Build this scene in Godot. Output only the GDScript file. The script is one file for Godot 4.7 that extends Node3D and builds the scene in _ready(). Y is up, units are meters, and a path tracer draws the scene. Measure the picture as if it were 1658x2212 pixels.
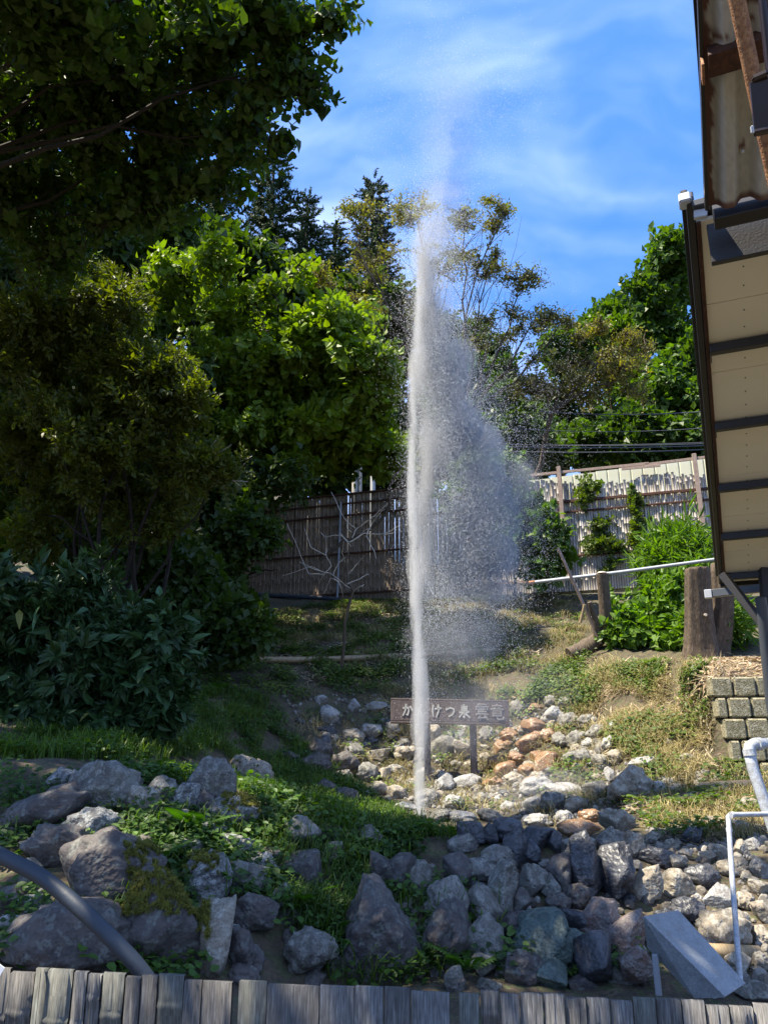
extends Node3D
# A small geyser in a stone basin below a bamboo fence, seen from a roofed bath terrace.
# Points are read from the photograph on a 1658 x 2211 grid; (x, y) gives a direction, the depth comes from the ground or from the thing's size.

const F := 1670.0
const EYE := Vector3(0, 1.6, 0)
const PITCH := 0.27925
var rng := RandomNumberGenerator.new()
var M := {}
var used := {}
var nz := FastNoiseLite.new()
var GX := [-10.0, -5.0, -3.0, -2.0, -1.0, 0.0, 1.0, 2.0, 3.0, 5.0, 10.0]
var GROWS := [
	[-8.0, [.2, .2, .2, .2, .2, .2, .2, .2, .2, .2, .2]],
	[1.6, [.2, .2, .2, .2, .2, .2, .2, .2, .2, .2, .2]],
	[2.2, [.7, .62, .62, .6, .55, .5, .5, .5, .5, .6, .8]],
	[3.0, [1.2, 1.0, .92, .86, .8, .58, .6, .66, .78, 1.0, 1.2]],
	[3.5, [1.4, 1.2, 1.15, 1.1, 1.0, .68, .7, .78, .9, 1.15, 1.35]],
	[4.3, [1.75, 1.6, 1.5, 1.44, 1.36, 1.09, 1.06, .96, 1.05, 1.35, 1.6]],
	[4.8, [1.9, 1.65, 1.54, 1.46, 1.3, 1.05, 1.0, 1.0, 1.08, 1.35, 1.65]],
	[5.3, [2.0, 1.75, 1.6, 1.5, 1.25, .9, .88, 1.0, 1.1, 1.35, 1.7]],
	[5.8, [2.2, 1.9, 1.68, 1.53, 1.2, .85, .85, 1.0, 1.12, 1.35, 1.8]],
	[6.5, [2.5, 2.1, 1.82, 1.58, 1.12, .83, .84, 1.0, 1.14, 1.35, 1.9]],
	[7.0, [2.8, 2.4, 1.95, 1.6, 1.1, .84, .85, 1.0, 1.17, 1.4, 2.2]],
	[8.0, [3.2, 2.7, 2.15, 1.7, 1.1, .9, .9, 1.15, 1.75, 2.25, 2.7]],
	[9.0, [3.5, 3.0, 2.5, 1.95, 1.3, .98, 1.0, 1.55, 2.2, 2.5, 3.0]],
	[9.5, [3.6, 3.1, 2.6, 2.1, 1.5, 1.15, 1.2, 1.85, 2.45, 2.7, 3.1]],
	[10.6, [3.8, 3.3, 2.8, 2.4, 2.2, 2.1, 2.1, 2.45, 2.75, 3.0, 3.3]],
	[11.8, [4.0, 3.6, 3.1, 2.9, 2.8, 2.78, 2.8, 3.0, 3.1, 3.3, 3.5]],
	[13.0, [4.2, 3.8, 3.45, 3.35, 3.3, 3.3, 3.35, 3.5, 3.6, 3.7, 3.9]],
	[14.2, [4.5, 4.1, 3.9, 3.85, 3.85, 3.85, 3.9, 4.0, 4.05, 4.1, 4.2]],
	[15.2, [4.8, 4.4, 4.2, 4.15, 4.1, 4.1, 4.1, 4.15, 4.2, 4.3, 4.4]],
	[20.0, [6.2, 5.6, 5.2, 5.0, 4.9, 4.8, 4.8, 4.8, 4.8, 4.9, 5.2]],
	[30.0, [10.5, 9.5, 9.0, 8.5, 8.0, 7.5, 7.0, 6.8, 6.8, 7.0, 8.0]],
	[60.0, [22.0, 20.0, 19.0, 18.0, 17.0, 16.0, 15.0, 14.0, 14.0, 14.0, 15.0]],
	[200.0, [45.0, 45.0, 44.0, 44.0, 43.0, 42.0, 42.0, 41.0, 41.0, 41.0, 42.0]],
]


func dir_px(x: float, y: float) -> Vector3:
	return Vector3((x - 829.0) / F, (1105.5 - y) / F, -1.0).rotated(Vector3.RIGHT, PITCH)


func at(x: float, y: float, depth: float) -> Vector3:
	return EYE + dir_px(x, y) * depth


func to_px(p: Vector3) -> Vector3:
	var c := (p - EYE).rotated(Vector3.RIGHT, -PITCH)
	return Vector3(829.0 + F * c.x / -c.z, 1105.5 - F * c.y / -c.z, -c.z)


func sm(t: float) -> float:
	t = clampf(t, 0.0, 1.0)
	return t * t * (3.0 - 2.0 * t)


func height(x: float, z: float) -> float:
	var d := clampf(-z, -7.9, 199.0)
	var i := 0
	while i < GROWS.size() - 2 and d > GROWS[i + 1][0]:
		i += 1
	var t: float = (d - GROWS[i][0]) / (GROWS[i + 1][0] - GROWS[i][0])
	var xx := clampf(x, -9.99, 9.99)
	var j := 0
	while j < GX.size() - 2 and xx > GX[j + 1]:
		j += 1
	var u: float = lerpf((xx - GX[j]) / (GX[j + 1] - GX[j]), sm((xx - GX[j]) / (GX[j + 1] - GX[j])), 0.6)
	var a: float = lerpf(GROWS[i][1][j], GROWS[i][1][j + 1], u)
	var b: float = lerpf(GROWS[i + 1][1][j], GROWS[i + 1][1][j + 1], u)
	var h := lerpf(a, b, t)
	if d > 2.0 and d < 40.0:
		h += 0.05 * nz.get_noise_2d(x * 90.0, z * 90.0) + 0.02 * nz.get_noise_2d(x * 400.0, z * 400.0)
	# the bank held back by the block wall
	if x > 2.7 and d > 6.9 and d < 9.5:
		h = lerpf(h, maxf(h, 2.08 + (d - 7.3) * 0.22), sm((x - 2.95) / 0.16) * sm((d - 7.22) / 0.12) * (1.0 - sm((d - 8.5) / 1.0)))
	return h


func ground_at(x: float, y: float, from := 2.4) -> Vector3:
	var v := dir_px(x, y)
	var t := from
	var step := 0.03
	while t < 60.0:
		var p := EYE + v * t
		if p.y <= height(p.x, p.z):
			var lo := t - step
			for k in 6:
				var mid := (lo + t) * 0.5
				var q := EYE + v * mid
				if q.y <= height(q.x, q.z):
					t = mid
				else:
					lo = mid
			return EYE + v * t
		t += step
		step = 0.03 + t * 0.004
	return EYE + v * 60.0


func on_ground(x: float, z: float, up := 0.0) -> Vector3:
	return Vector3(x, height(x, z) + up, z)


func r(a: float, b: float) -> float:
	return rng.randf_range(a, b)


func unit() -> Vector3:
	var v := Vector3(r(-1, 1), r(-1, 1), r(-1, 1))
	while v.length() < 0.05 or v.length() > 1.0:
		v = Vector3(r(-1, 1), r(-1, 1), r(-1, 1))
	return v.normalized()


func lin(a: float, b: float, c: float) -> Color:
	return Color(a, b, c).linear_to_srgb()


# ---------------------------------------------------------------- names and metas
func numbered(n: String) -> String:
	used[n] = used.get(n, 0) + 1
	return n if used[n] == 1 else "%s_%03d" % [n, used[n] - 1]


func tag(o: Node3D, label: String, category: String, group := "") -> Node3D:
	o.set_meta("label", label)
	o.set_meta("category", category)
	if group != "":
		o.set_meta("group", group)
	return o


func thing(called: String, label: String, category: String, where := Vector3.ZERO, group := "") -> Node3D:
	var o := Node3D.new()
	o.name = numbered(called)
	add_child(o)
	o.position = where
	tag(o, label, category, group)
	return o


func put(mesh: Mesh, called: String, m: Material, parent: Node3D = null, xf := Transform3D.IDENTITY) -> MeshInstance3D:
	var o := MeshInstance3D.new()
	o.mesh = mesh
	o.material_override = m
	if parent == null:
		o.name = numbered(called)
		add_child(o)
	else:
		o.name = called
		parent.add_child(o, true)
	o.transform = xf
	return o


func new_st() -> SurfaceTool:
	var st := SurfaceTool.new()
	st.begin(Mesh.PRIMITIVE_TRIANGLES)
	return st


func done(st: SurfaceTool) -> ArrayMesh:
	st.generate_normals()
	return st.commit()


func build(st: SurfaceTool, called: String, m: Material, parent: Node3D = null, where := Vector3.ZERO) -> MeshInstance3D:
	return put(done(st), called, m, parent, Transform3D(Basis.IDENTITY, where))


# ---------------------------------------------------------------- shapes
func tri(st: SurfaceTool, a: Vector3, b: Vector3, c: Vector3) -> void:
	st.add_vertex(a)
	st.add_vertex(b)
	st.add_vertex(c)


func quad(st: SurfaceTool, a: Vector3, b: Vector3, c: Vector3, d: Vector3) -> void:
	tri(st, a, b, c)
	tri(st, a, c, d)


func flat(st: SurfaceTool) -> void:
	st.set_smooth_group(0xFFFFFFFF)


func frame_of(dirn: Vector3) -> Basis:
	var y := dirn.normalized()
	var x := y.cross(Vector3(0.31, 0.2, 0.93))
	if x.length() < 0.05:
		x = y.cross(Vector3.RIGHT)
	x = x.normalized()
	return Basis(x, y, x.cross(y))


func tube(st: SurfaceTool, pts: Array, radii: Array, sides := 8, caps := true, rough := 0.0) -> void:
	var rings := []
	var n := pts.size()
	var basis := frame_of(pts[1] - pts[0])
	for i in n:
		var t: Vector3 = (pts[mini(i + 1, n - 1)] - pts[maxi(i - 1, 0)]).normalized()
		var y := basis.y
		var axis := y.cross(t)
		if axis.length() > 1e-5:
			basis = basis.rotated(axis.normalized(), y.angle_to(t))
		var ring := []
		var rad: float = radii[i] if i < radii.size() else radii[radii.size() - 1]
		for k in sides:
			var a := TAU * k / sides
			var rr := rad * (1.0 + (rng.randf_range(-rough, rough) if rough > 0.0 else 0.0))
			ring.append(pts[i] + basis.x * cos(a) * rr + basis.z * sin(a) * rr)
		rings.append(ring)
	st.set_smooth_group(0)
	for i in n - 1:
		for k in sides:
			var k2 := (k + 1) % sides
			quad(st, rings[i][k], rings[i + 1][k], rings[i + 1][k2], rings[i][k2])
	if caps:
		flat(st)
		for k in sides:
			var k2 := (k + 1) % sides
			tri(st, pts[0], rings[0][k], rings[0][k2])
			tri(st, pts[n - 1], rings[n - 1][k2], rings[n - 1][k])
		st.set_smooth_group(0)


func bow(a: Vector3, b: Vector3, sag: Vector3, n := 8) -> Array:
	var out := []
	for i in n + 1:
		var t := float(i) / n
		out.append(a.lerp(b, t) + sag * 4.0 * t * (1.0 - t))
	return out


func cbox(st: SurfaceTool, xf: Transform3D, size: Vector3, bev := 0.004) -> void:
	# a box with chamfered edges
	var h := size * 0.5
	bev = minf(bev, minf(h.x, minf(h.y, h.z)) * 0.6)
	flat(st)
	var c := func(sx: int, sy: int, sz: int, ax: int) -> Vector3:
		var v := Vector3(sx * (h.x - bev), sy * (h.y - bev), sz * (h.z - bev))
		v[ax] += [sx, sy, sz][ax] * bev
		return xf * v
	for ax in 3:
		for s in [-1, 1]:
			var q := []
			for e in [[-1, -1], [1, -1], [1, 1], [-1, 1]]:
				var sg := [0, 0, 0]
				sg[ax] = s
				sg[(ax + 1) % 3] = e[0]
				sg[(ax + 2) % 3] = e[1]
				q.append(c.call(sg[0], sg[1], sg[2], ax))
			if s > 0:
				quad(st, q[3], q[2], q[1], q[0])
			else:
				quad(st, q[0], q[1], q[2], q[3])
	if bev <= 0.0:
		return
	for ax in 3:
		var b1 := (ax + 1) % 3
		var b2 := (ax + 2) % 3
		for s1 in [-1, 1]:
			for s2 in [-1, 1]:
				var sa := [0, 0, 0]
				sa[b1] = s1
				sa[b2] = s2
				var sb := sa.duplicate()
				sa[ax] = -1
				sb[ax] = 1
				var p1: Vector3 = c.call(sa[0], sa[1], sa[2], b1)
				var p2: Vector3 = c.call(sb[0], sb[1], sb[2], b1)
				var p3: Vector3 = c.call(sb[0], sb[1], sb[2], b2)
				var p4: Vector3 = c.call(sa[0], sa[1], sa[2], b2)
				if s1 * s2 > 0:
					quad(st, p4, p3, p2, p1)
				else:
					quad(st, p1, p2, p3, p4)


func bar(st: SurfaceTool, a: Vector3, b: Vector3, w: float, hgt: float, bev := 0.003, up := Vector3.UP) -> void:
	# a square bar from a to b
	var z := (b - a).normalized()
	var x := up.cross(z).normalized()
	var y := z.cross(x)
	cbox(st, Transform3D(Basis(x, y, z), (a + b) * 0.5), Vector3(w, hgt, (b - a).length()), bev)


func rock_mesh(seed_: int, cuts: int, rough: float, sub := 3) -> ArrayMesh:
	var g := RandomNumberGenerator.new()
	g.seed = seed_
	var n := FastNoiseLite.new()
	n.seed = seed_
	n.frequency = 0.9
	n.fractal_octaves = 4
	var planes := []
	for k in cuts:
		var v := Vector3(g.randf_range(-1, 1), g.randf_range(-1, 1), g.randf_range(-1, 1)).normalized()
		planes.append([v, g.randf_range(0.5, 0.88)])
	# a cube sphere
	var N := 10 if cuts < 5 else 16
	var st := new_st()
	st.set_smooth_group(0)
	var f := func(p: Vector3) -> Vector3:
		var v := p.normalized()
		var rad := 1.0 + n.get_noise_3dv(v * 1.3) * rough + n.get_noise_3dv(v * 4.0 + Vector3(7, 3, 1)) * rough * 0.3
		for pl in planes:
			var dd: float = v.dot(pl[0])
			if dd > 0.05:
				var lim: float = pl[1] / dd
				if lim < rad:
					rad = lerpf(rad, lim, 0.97)
		return v * rad
	for ax in 3:
		for s in [-1.0, 1.0]:
			for i in N:
				for j in N:
					var q := []
					for e in [[0, 0], [1, 0], [1, 1], [0, 1]]:
						var p := Vector3.ZERO
						p[ax] = s
						p[(ax + 1) % 3] = tan((float(i + e[0]) / N * 2.0 - 1.0) * PI / 4)
						p[(ax + 2) % 3] = tan((float(j + e[1]) / N * 2.0 - 1.0) * PI / 4)
						q.append(f.call(p))
					if s > 0:
						quad(st, q[3], q[2], q[1], q[0])
					else:
						quad(st, q[0], q[1], q[2], q[3])
	return done(st)


# ---------------------------------------------------------------- textures and materials
const TS := 320


func noise_bytes(seed_: int, freq: float, oct: int, size := TS) -> PackedByteArray:
	var n := FastNoiseLite.new()
	n.seed = seed_
	n.noise_type = FastNoiseLite.TYPE_SIMPLEX_SMOOTH
	n.frequency = freq * 512.0 / size
	n.fractal_octaves = oct
	var im := n.get_seamless_image(size, size)
	im.convert(Image.FORMAT_L8)
	return im.get_data()


func tex_from(size: int, f: Callable) -> ImageTexture:
	var bytes := PackedByteArray()
	bytes.resize(size * size * 3)
	var k := 0
	for i in size * size:
		var c: Color = f.call(i)
		bytes[k] = int(clampf(c.r, 0, 1) * 255.0)
		bytes[k + 1] = int(clampf(c.g, 0, 1) * 255.0)
		bytes[k + 2] = int(clampf(c.b, 0, 1) * 255.0)
		k += 3
	var im := Image.create_from_data(size, size, false, Image.FORMAT_RGB8, bytes)
	im.generate_mipmaps()
	return ImageTexture.create_from_image(im)


func grey_tex(seed_: int, freq: float, oct: int, size := TS) -> ImageTexture:
	return ImageTexture.create_from_image(Image.create_from_data(size, size, false, Image.FORMAT_L8, noise_bytes(seed_, freq, oct, size)))


func rock_tex(seed_: int, a: Color, b: Color, lichen: Color, much: float, stain := Color(0, 0, 0, 0)) -> ImageTexture:
	var n1 := noise_bytes(seed_, 0.008, 5)
	var n2 := noise_bytes(seed_ + 1, 0.09, 3)
	var n3 := noise_bytes(seed_ + 2, 0.022, 5)
	var n4 := noise_bytes(seed_ + 3, 0.014, 4)
	var th := 1.0 - much
	return tex_from(TS, func(i: int) -> Color:
		var t := clampf((n1[i] / 255.0 - 0.25) * 2.0, 0, 1)
		var c := a.lerp(b, t)
		var s := n2[i] / 255.0
		c = c * (0.55 + 0.9 * s)
		# dark seams
		c = c * (1.0 - .45 * clampf(1.0 - absf(n4[i] / 255.0 - .47) * 40.0, 0, 1))
		if stain.a > 0.0:
			c = c.lerp(stain, stain.a * clampf((n4[i] / 255.0 - 0.5) * 5.0, 0, 1))
		var l := clampf((n3[i] / 255.0 - th) * 14.0, 0, 1) * clampf((s - 0.25) * 4.0, 0, 1)
		c = c.lerp(lichen, l * 0.75)
		return c.linear_to_srgb())


func grain_tex(seed_: int, a: Color, b: Color, pale: Color, sx := 0.35, sy := 0.012) -> ImageTexture:
	# long fibres that run along v
	var n := FastNoiseLite.new()
	n.seed = seed_
	n.frequency = 1.0
	n.fractal_octaves = 3
	var bl := noise_bytes(seed_ + 5, 0.02, 4)
	return tex_from(TS, func(i: int) -> Color:
		var x := float(i % TS)
		var y := float(i / TS)
		var g := n.get_noise_2d(x * sx, y * sy) * 0.5 + 0.5
		var g2 := n.get_noise_2d(x * sx * 0.22 + 40.0, y * sy * 0.6) * 0.5 + 0.5
		var c := a.lerp(b, clampf(g * 1.5 - 0.25, 0, 1))
		c = c.lerp(pale, clampf((g2 - 0.5) * 3.0, 0, 1) * 0.6)
		var m := bl[i] / 255.0
		c = c * (0.75 + 0.5 * m)
		return c.linear_to_srgb())


func surf(called: String, albedo: Color, rough: float, tex: Texture2D = null, scale := 1.0, bump: Texture2D = null, bump_cm := 1.0, world := true, spec := 0.5) -> StandardMaterial3D:
	var m := StandardMaterial3D.new()
	m.resource_name = called
	m.albedo_color = albedo
	m.roughness = rough
	m.metallic_specular = spec
	if tex:
		m.albedo_texture = tex
	if tex or bump:
		m.uv1_triplanar = true
		m.uv1_world_triplanar = world
		m.uv1_scale = Vector3.ONE * scale
	if bump:
		m.heightmap_enabled = true
		m.heightmap_texture = bump
		m.heightmap_scale = bump_cm
	M[called] = m
	return m


func leaf_mat(called: String, rough: float, back: Color, spec := 0.5) -> StandardMaterial3D:
	var m := StandardMaterial3D.new()
	m.resource_name = called
	m.albedo_color = Color.WHITE
	m.vertex_color_use_as_albedo = true
	m.roughness = rough
	m.metallic_specular = spec
	m.backlight_enabled = true
	m.backlight = back
	m.cull_mode = BaseMaterial3D.CULL_DISABLED
	M[called] = m
	return m


func make_materials() -> void:
	var fine := grey_tex(11, 0.05, 5)
	var coarse := grey_tex(12, 0.015, 5)
	M["fine"] = fine
	M["coarse"] = coarse
	var g1 := Color(.16, .16, .165)
	# stones
	surf("stone_grey", Color.WHITE, .8, rock_tex(21, Color(.085, .078, .07), Color(.175, .16, .138), Color(.33, .325, .28), .46, Color(.09, .095, .05, .4)), 1.6, fine, .7)
	surf("stone_dark", Color.WHITE, .75, rock_tex(31, Color(.046, .039, .038), Color(.096, .083, .076), Color(.2, .21, .18), .42, Color(.13, .1, .08, .5)), 1.4, fine, .7)
	surf("stone_tan", Color.WHITE, .8, rock_tex(41, Color(.2, .165, .12), Color(.34, .29, .22), Color(.46, .44, .37), .42, Color(.1, .09, .07, .6)), 1.6, fine, .7)
	surf("stone_rust", Color.WHITE, .35, rock_tex(51, Color(.15, .08, .042), Color(.26, .165, .09), Color(.33, .26, .17), .42, Color(.28, .115, .035, .6)), 2.4, fine, .7)
	surf("stone_pale", Color.WHITE, .75, rock_tex(61, Color(.2, .192, .178), Color(.34, .33, .31), Color(.46, .46, .43), .42, Color(.13, .11, .09, .6)), 1.9, fine, .7)
	surf("stone_wet", Color.WHITE, .45, rock_tex(71, Color(.03, .031, .035), Color(.075, .075, .08), Color(.14, .14, .145), .42), 1.8, fine, .7)
	surf("stone_algae", Color.WHITE, .55, rock_tex(81, Color(.035, .05, .045), Color(.09, .12, .1), Color(.15, .2, .17), .46), 2.0, fine, .7)
	surf("stone_lichen", Color.WHITE, .85, rock_tex(91, Color(.075, .072, .07), Color(.15, .145, .135), Color(.42, .43, .4), .54), 2.2, fine, .9)
	surf("stone_cascade", Color.WHITE, .5, rock_tex(86, Color(.1, .08, .07), Color(.2, .165, .145), Color(.3, .27, .25), .45, Color(.17, .075, .05, .6)), 1.8, fine, .8)
	# soil
	var s1 := noise_bytes(101, 0.012, 5)
	var s2 := noise_bytes(102, 0.11, 3)
	var s3 := noise_bytes(103, 0.03, 4)
	var soil := tex_from(TS, func(i: int) -> Color:
		var t := s1[i] / 255.0
		var c := Color(.04, .03, .02).lerp(Color(.11, .08, .05), clampf(t * 1.6 - .3, 0, 1))
		c = c.lerp(Color(.07, .095, .03), clampf((s3[i] / 255.0 - .52) * 5.0, 0, 1) * .7)
		c = c * (.55 + .9 * s2[i] / 255.0)
		return c.linear_to_srgb())
	surf("soil", Color.WHITE, .95, soil, .9, fine, 2.0)
	# wood and bamboo
	surf("slat_a", Color.WHITE, .8, grain_tex(111, Color(.045, .042, .039), Color(.175, .168, .16), Color(.27, .265, .255), .55, .02), 1.0)
	surf("slat_b", Color(.92, .91, .9), .8, grain_tex(116, Color(.04, .037, .034), Color(.15, .144, .138), Color(.25, .25, .24), .55, .02), 1.0)
	surf("slat_c", Color(.95, .96, .93), .8, grain_tex(119, Color(.05, .047, .042), Color(.165, .162, .15), Color(.25, .255, .24), .5, .02), 1.0)
	for k in ["slat_a", "slat_b", "slat_c"]:
		M[k].uv1_triplanar = false
		M[k].heightmap_enabled = true
		M[k].heightmap_texture = M[k].albedo_texture
		M[k].heightmap_scale = 0.25
	var ct := grain_tex(121, Color(.42, .385, .34), Color(.58, .545, .5), Color(.66, .64, .6), .2, .01)
	for k in 4:
		var m := surf("cane_%d" % k, [Color(1, 1, 1), Color(.93, .91, .88), Color(.98, .96, .97), Color(.87, .84, .8)][k], .6, ct, [2.5, 3.1, 2.2, 2.8][k])
	surf("cane_shade_brown", Color(.74, .66, .58), .65, ct, 2.6)  # brown-grey canes, tree shade also put into the darker tint
	surf("cane_shade_brown_b", Color(.66, .59, .52), .65, ct, 3.0)
	var bark := grain_tex(131, Color(.05, .04, .03), Color(.17, .135, .1), Color(.26, .23, .19), .3, .03)
	surf("bark", Color(.9, .86, .82), .9, bark, 1.6, bark, 2.4)
	surf("bark_dark", Color(.45, .42, .4), .9, bark, 1.5, bark, 1.5)
	surf("twig_pale", lin(.46, .4, .32), .7, bark, 3.0)
	M["twig_pale"].albedo_texture = null
	surf("twig", lin(.1, .075, .05), .8)
	surf("post_wood", lin(.42, .33, .28), .75, grain_tex(141, Color(.5, .45, .4), Color(.85, .8, .76), Color(.9, .86, .84)), 1.2)
	surf("sign_wood", Color.WHITE, .65, grain_tex(151, Color(.06, .043, .037), Color(.14, .102, .088), Color(.18, .138, .122)), 1.4, fine, .3)
	surf("sign_paint", lin(.62, .6, .55), .7, rock_tex(155, Color(.6, .58, .54), Color(.9, .9, .88), Color(.3, .25, .2), .2), 9.0)
	surf("sign_brown", lin(.2, .11, .06), .7)
	surf("pole_bamboo", Color(.95, .9, .8), .6, grain_tex(161, Color(.22, .17, .11), Color(.42, .35, .25), Color(.5, .44, .35)), 1.6)
	# plastics and metal
	surf("hose", lin(.03, .04, .054), .55, null, 2.0, grey_tex(171, .03, 4, 256), .1)
	surf("pvc", Color.WHITE, .38, rock_tex(175, Color(.4, .43, .47), Color(.5, .53, .57), Color(.26, .25, .22), .4, Color(.33, .3, .24, .35)), 3.0)
	surf("pvc_dark", lin(.07, .078, .09), .4)
	surf("pvc_dull", lin(.3, .32, .35), .5)
	surf("steel_dark", lin(.026, .024, .024), .5, null, 3.0, fine, .1)
	surf("flashing", lin(.5, .52, .55), .4)
	surf("fascia", lin(.018, .015, .014), .45)
	surf("brown_sheet", lin(.03, .018, .016), .32)
	surf("box_side", Color.WHITE, .42, rock_tex(176, Color(.22, .24, .255), Color(.27, .29, .3), Color(.31, .32, .32), .36, Color(.13, .125, .115, .5)), 2.5)
	M["box_top"] = M["box_side"]
	surf("cream_panel", lin(.86, .78, .65), .6)
	surf("siding", lin(.62, .62, .47), .5)
	surf("concrete", Color.WHITE, .9, rock_tex(191, Color(.27, .24, .15), Color(.42, .38, .26), Color(.1, .085, .035), .5, Color(.16, .14, .05, .7)), 3.0, fine, .6)
	surf("pole_concrete", Color.WHITE, .85, rock_tex(195, Color(.4, .38, .35), Color(.52, .5, .46), Color(.3, .28, .25), .2), 1.5)
	surf("white_plate", lin(.7, .71, .72), .5)
	surf("wire", lin(.07, .075, .085), .5)
	surf("grey_screw", lin(.12, .11, .1), .4)
	var rust := rock_tex(201, Color(.2, .075, .025), Color(.42, .2, .08), Color(.12, .04, .02), .45, Color(.5, .28, .12, .5))
	surf("rust", Color.WHITE, .7, rust, 6.0, fine, .25)
	surf("rust_dark", Color(.5, .42, .4), .75, rust, 4.0, fine, .25)
	# old painted sheet with rust along its edge and round the nail holes
	surf("sheet", Color.WHITE, .55, rock_tex(211, Color(.27, .245, .21), Color(.33, .3, .26), Color(.3, .22, .14), .16), 1.5)
	# leaves
	leaf_mat("leaf_thin", .5, Color(.95, 1.0, .28))
	leaf_mat("leaf_gloss", .48, Color(.35, .45, .12), .4)
	leaf_mat("leaf_needle", .6, Color(.35, .45, .15))
	leaf_mat("leaf_dry", .8, Color(.4, .35, .2))
	leaf_mat("moss", .95, Color(.3, .35, .05))
	var w := leaf_mat("drop", .15, Color(1, 1, 1), .5)
	w.vertex_color_use_as_albedo = false
	w.albedo_color = lin(.93, .95, .97)


# ---------------------------------------------------------------- leaves, sprigs and crowns
func leaf(st: SurfaceTool, xf: Transform3D, l: float, w: float, col: Color, fold := 0.25, bend := 0.25, lobed := false, plain := false) -> void:
	# a blade along +y with its upper side to +z, folded along the midrib
	st.set_smooth_group(0xFFFFFFFF)
	st.set_color(col)
	if plain and w < 0.0:
		# far leaves: a folded pair of triangles
		w = -w
		var f0 := xf * Vector3.ZERO
		var f1 := xf * Vector3(0, l, -bend * l)
		tri(st, f0, xf * Vector3(-w * .5, l * .45, w * .5 * fold), f1)
		tri(st, f0, f1, xf * Vector3(w * .5, l * .45, w * .5 * fold))
		return
	if plain:
		var b0 := xf * Vector3.ZERO
		var tp := xf * Vector3(0, l, -bend * l)
		var l1 := xf * Vector3(-w * .46, l * .26, -bend * l * .07 + w * .46 * fold)
		var l2 := xf * Vector3(-w * .42, l * .58, -bend * l * .34 + w * .42 * fold)
		var r1 := xf * Vector3(w * .46, l * .26, -bend * l * .07 + w * .46 * fold)
		var r2 := xf * Vector3(w * .42, l * .58, -bend * l * .34 + w * .42 * fold)
		tri(st, b0, l1, l2)
		tri(st, b0, l2, tp)
		tri(st, b0, tp, r2)
		tri(st, b0, r2, r1)
		return
	var ys := [0.0, .28, .62, 1.0]
	var ws := [0.02, .5, .36, 0.0]
	if lobed:
		ys = [0.0, .12, .34, .55, .72, 1.0]
		ws = [.12, .48, .5, .28, .26, 0.0]
	var mid := []
	var lf := []
	var rt := []
	for i in ys.size():
		var y: float = ys[i] * l
		var z: float = -bend * l * ys[i] * ys[i]
		var hw: float = ws[i] * w
		mid.append(xf * Vector3(0, y, z))
		lf.append(xf * Vector3(-hw, y + (0.06 * l if lobed and i == 2 else 0.0), z + hw * fold))
		rt.append(xf * Vector3(hw, y + (0.06 * l if lobed and i == 2 else 0.0), z + hw * fold))
	for i in ys.size() - 1:
		if i == ys.size() - 2:
			tri(st, mid[i], lf[i], mid[i + 1])
			tri(st, mid[i], mid[i + 1], rt[i])
		else:
			quad(st, mid[i], lf[i], lf[i + 1], mid[i + 1])
			quad(st, mid[i], mid[i + 1], rt[i + 1], rt[i])


func sprig(seed_: int, n: int, l: float, w: float, spread := 1.0, droop := 0.3, lobed := false, fold := 0.25, heads := 8, whorl := false, plain := true) -> ArrayMesh:
	# a clump of leafy twigs, each about 1 long, fanning out from the origin round +y
	rng.seed = seed_
	var st := new_st()
	for h in heads:
		var xf := Transform3D.IDENTITY
		if heads > 1:
			var yy := (unit() * 1.1 + Vector3.UP * .75).normalized()
			var xx := yy.cross(unit()).normalized()
			xf = Transform3D(Basis(xx, yy, xx.cross(yy)).scaled(Vector3.ONE * r(.75, 1.2)), Vector3(r(-.5, .5), r(-.4, .5), r(-.5, .5)))
		if h % 2 == 0:
			st.set_color(Color(.6, .45, .3))
			tube(st, [xf * Vector3.ZERO, xf * Vector3(0, 1.0, 0)], [.018, .006], 3, false)
		# leaves hang or rise by gravity, so their tilt is set in the clump's own axes
		for i in n:
			var t := (float(i) + 0.6) / n
			if whorl:
				t = 0.55 + 0.45 * t
			var a := i * 2.4 + r(-.4, .4)
			var out := xf.basis * Vector3(cos(a), 0, sin(a))
			var axis := (xf.basis.y).normalized()
			out = out.normalized()
			var tilt := lerpf(1.25, .45, t) * spread
			var y := (axis * cos(tilt) + out * sin(tilt) + Vector3.DOWN * droop).normalized()
			var z := (Vector3.UP - y * y.dot(Vector3.UP) + unit() * .25)
			z = (z - y * y.dot(z)).normalized()
			var x := y.cross(z)
			var s := r(.75, 1.2)
			var v := r(.72, 1.28)
			leaf(st, Transform3D(Basis(x, y, z), xf * Vector3(0, t, 0) + out * .02), l * s, w * s, Color(v * r(.92, 1.1), v, v * r(.85, 1.1)), fold + r(-.1, .15), r(.05, .4), lobed, plain)
	return done(st)


func tuft_needles(seed_: int, n: int) -> ArrayMesh:
	# a drooping spray of cedar twigs: thin tapering prisms
	rng.seed = seed_
	var st := new_st()
	st.set_smooth_group(0xFFFFFFFF)
	for i in n:
		var t := r(.1, .9)
		var a := r(0, TAU)
		var o := Vector3(0, t, 0)
		var d := (Vector3(cos(a), r(.1, 1.0), sin(a))).normalized()
		var l := r(.16, .36) * (1.15 - t * .5)
		var s := d.cross(Vector3.UP).normalized() * .05
		var u := s.cross(d).normalized() * .04
		var v := r(.6, 1.35)
		st.set_color(Color(v, v, v * .9))
		tri(st, o + s, o + d * l, o - s)
		tri(st, o + u, o + d * l * .9, o - u)
	return done(st)


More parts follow.
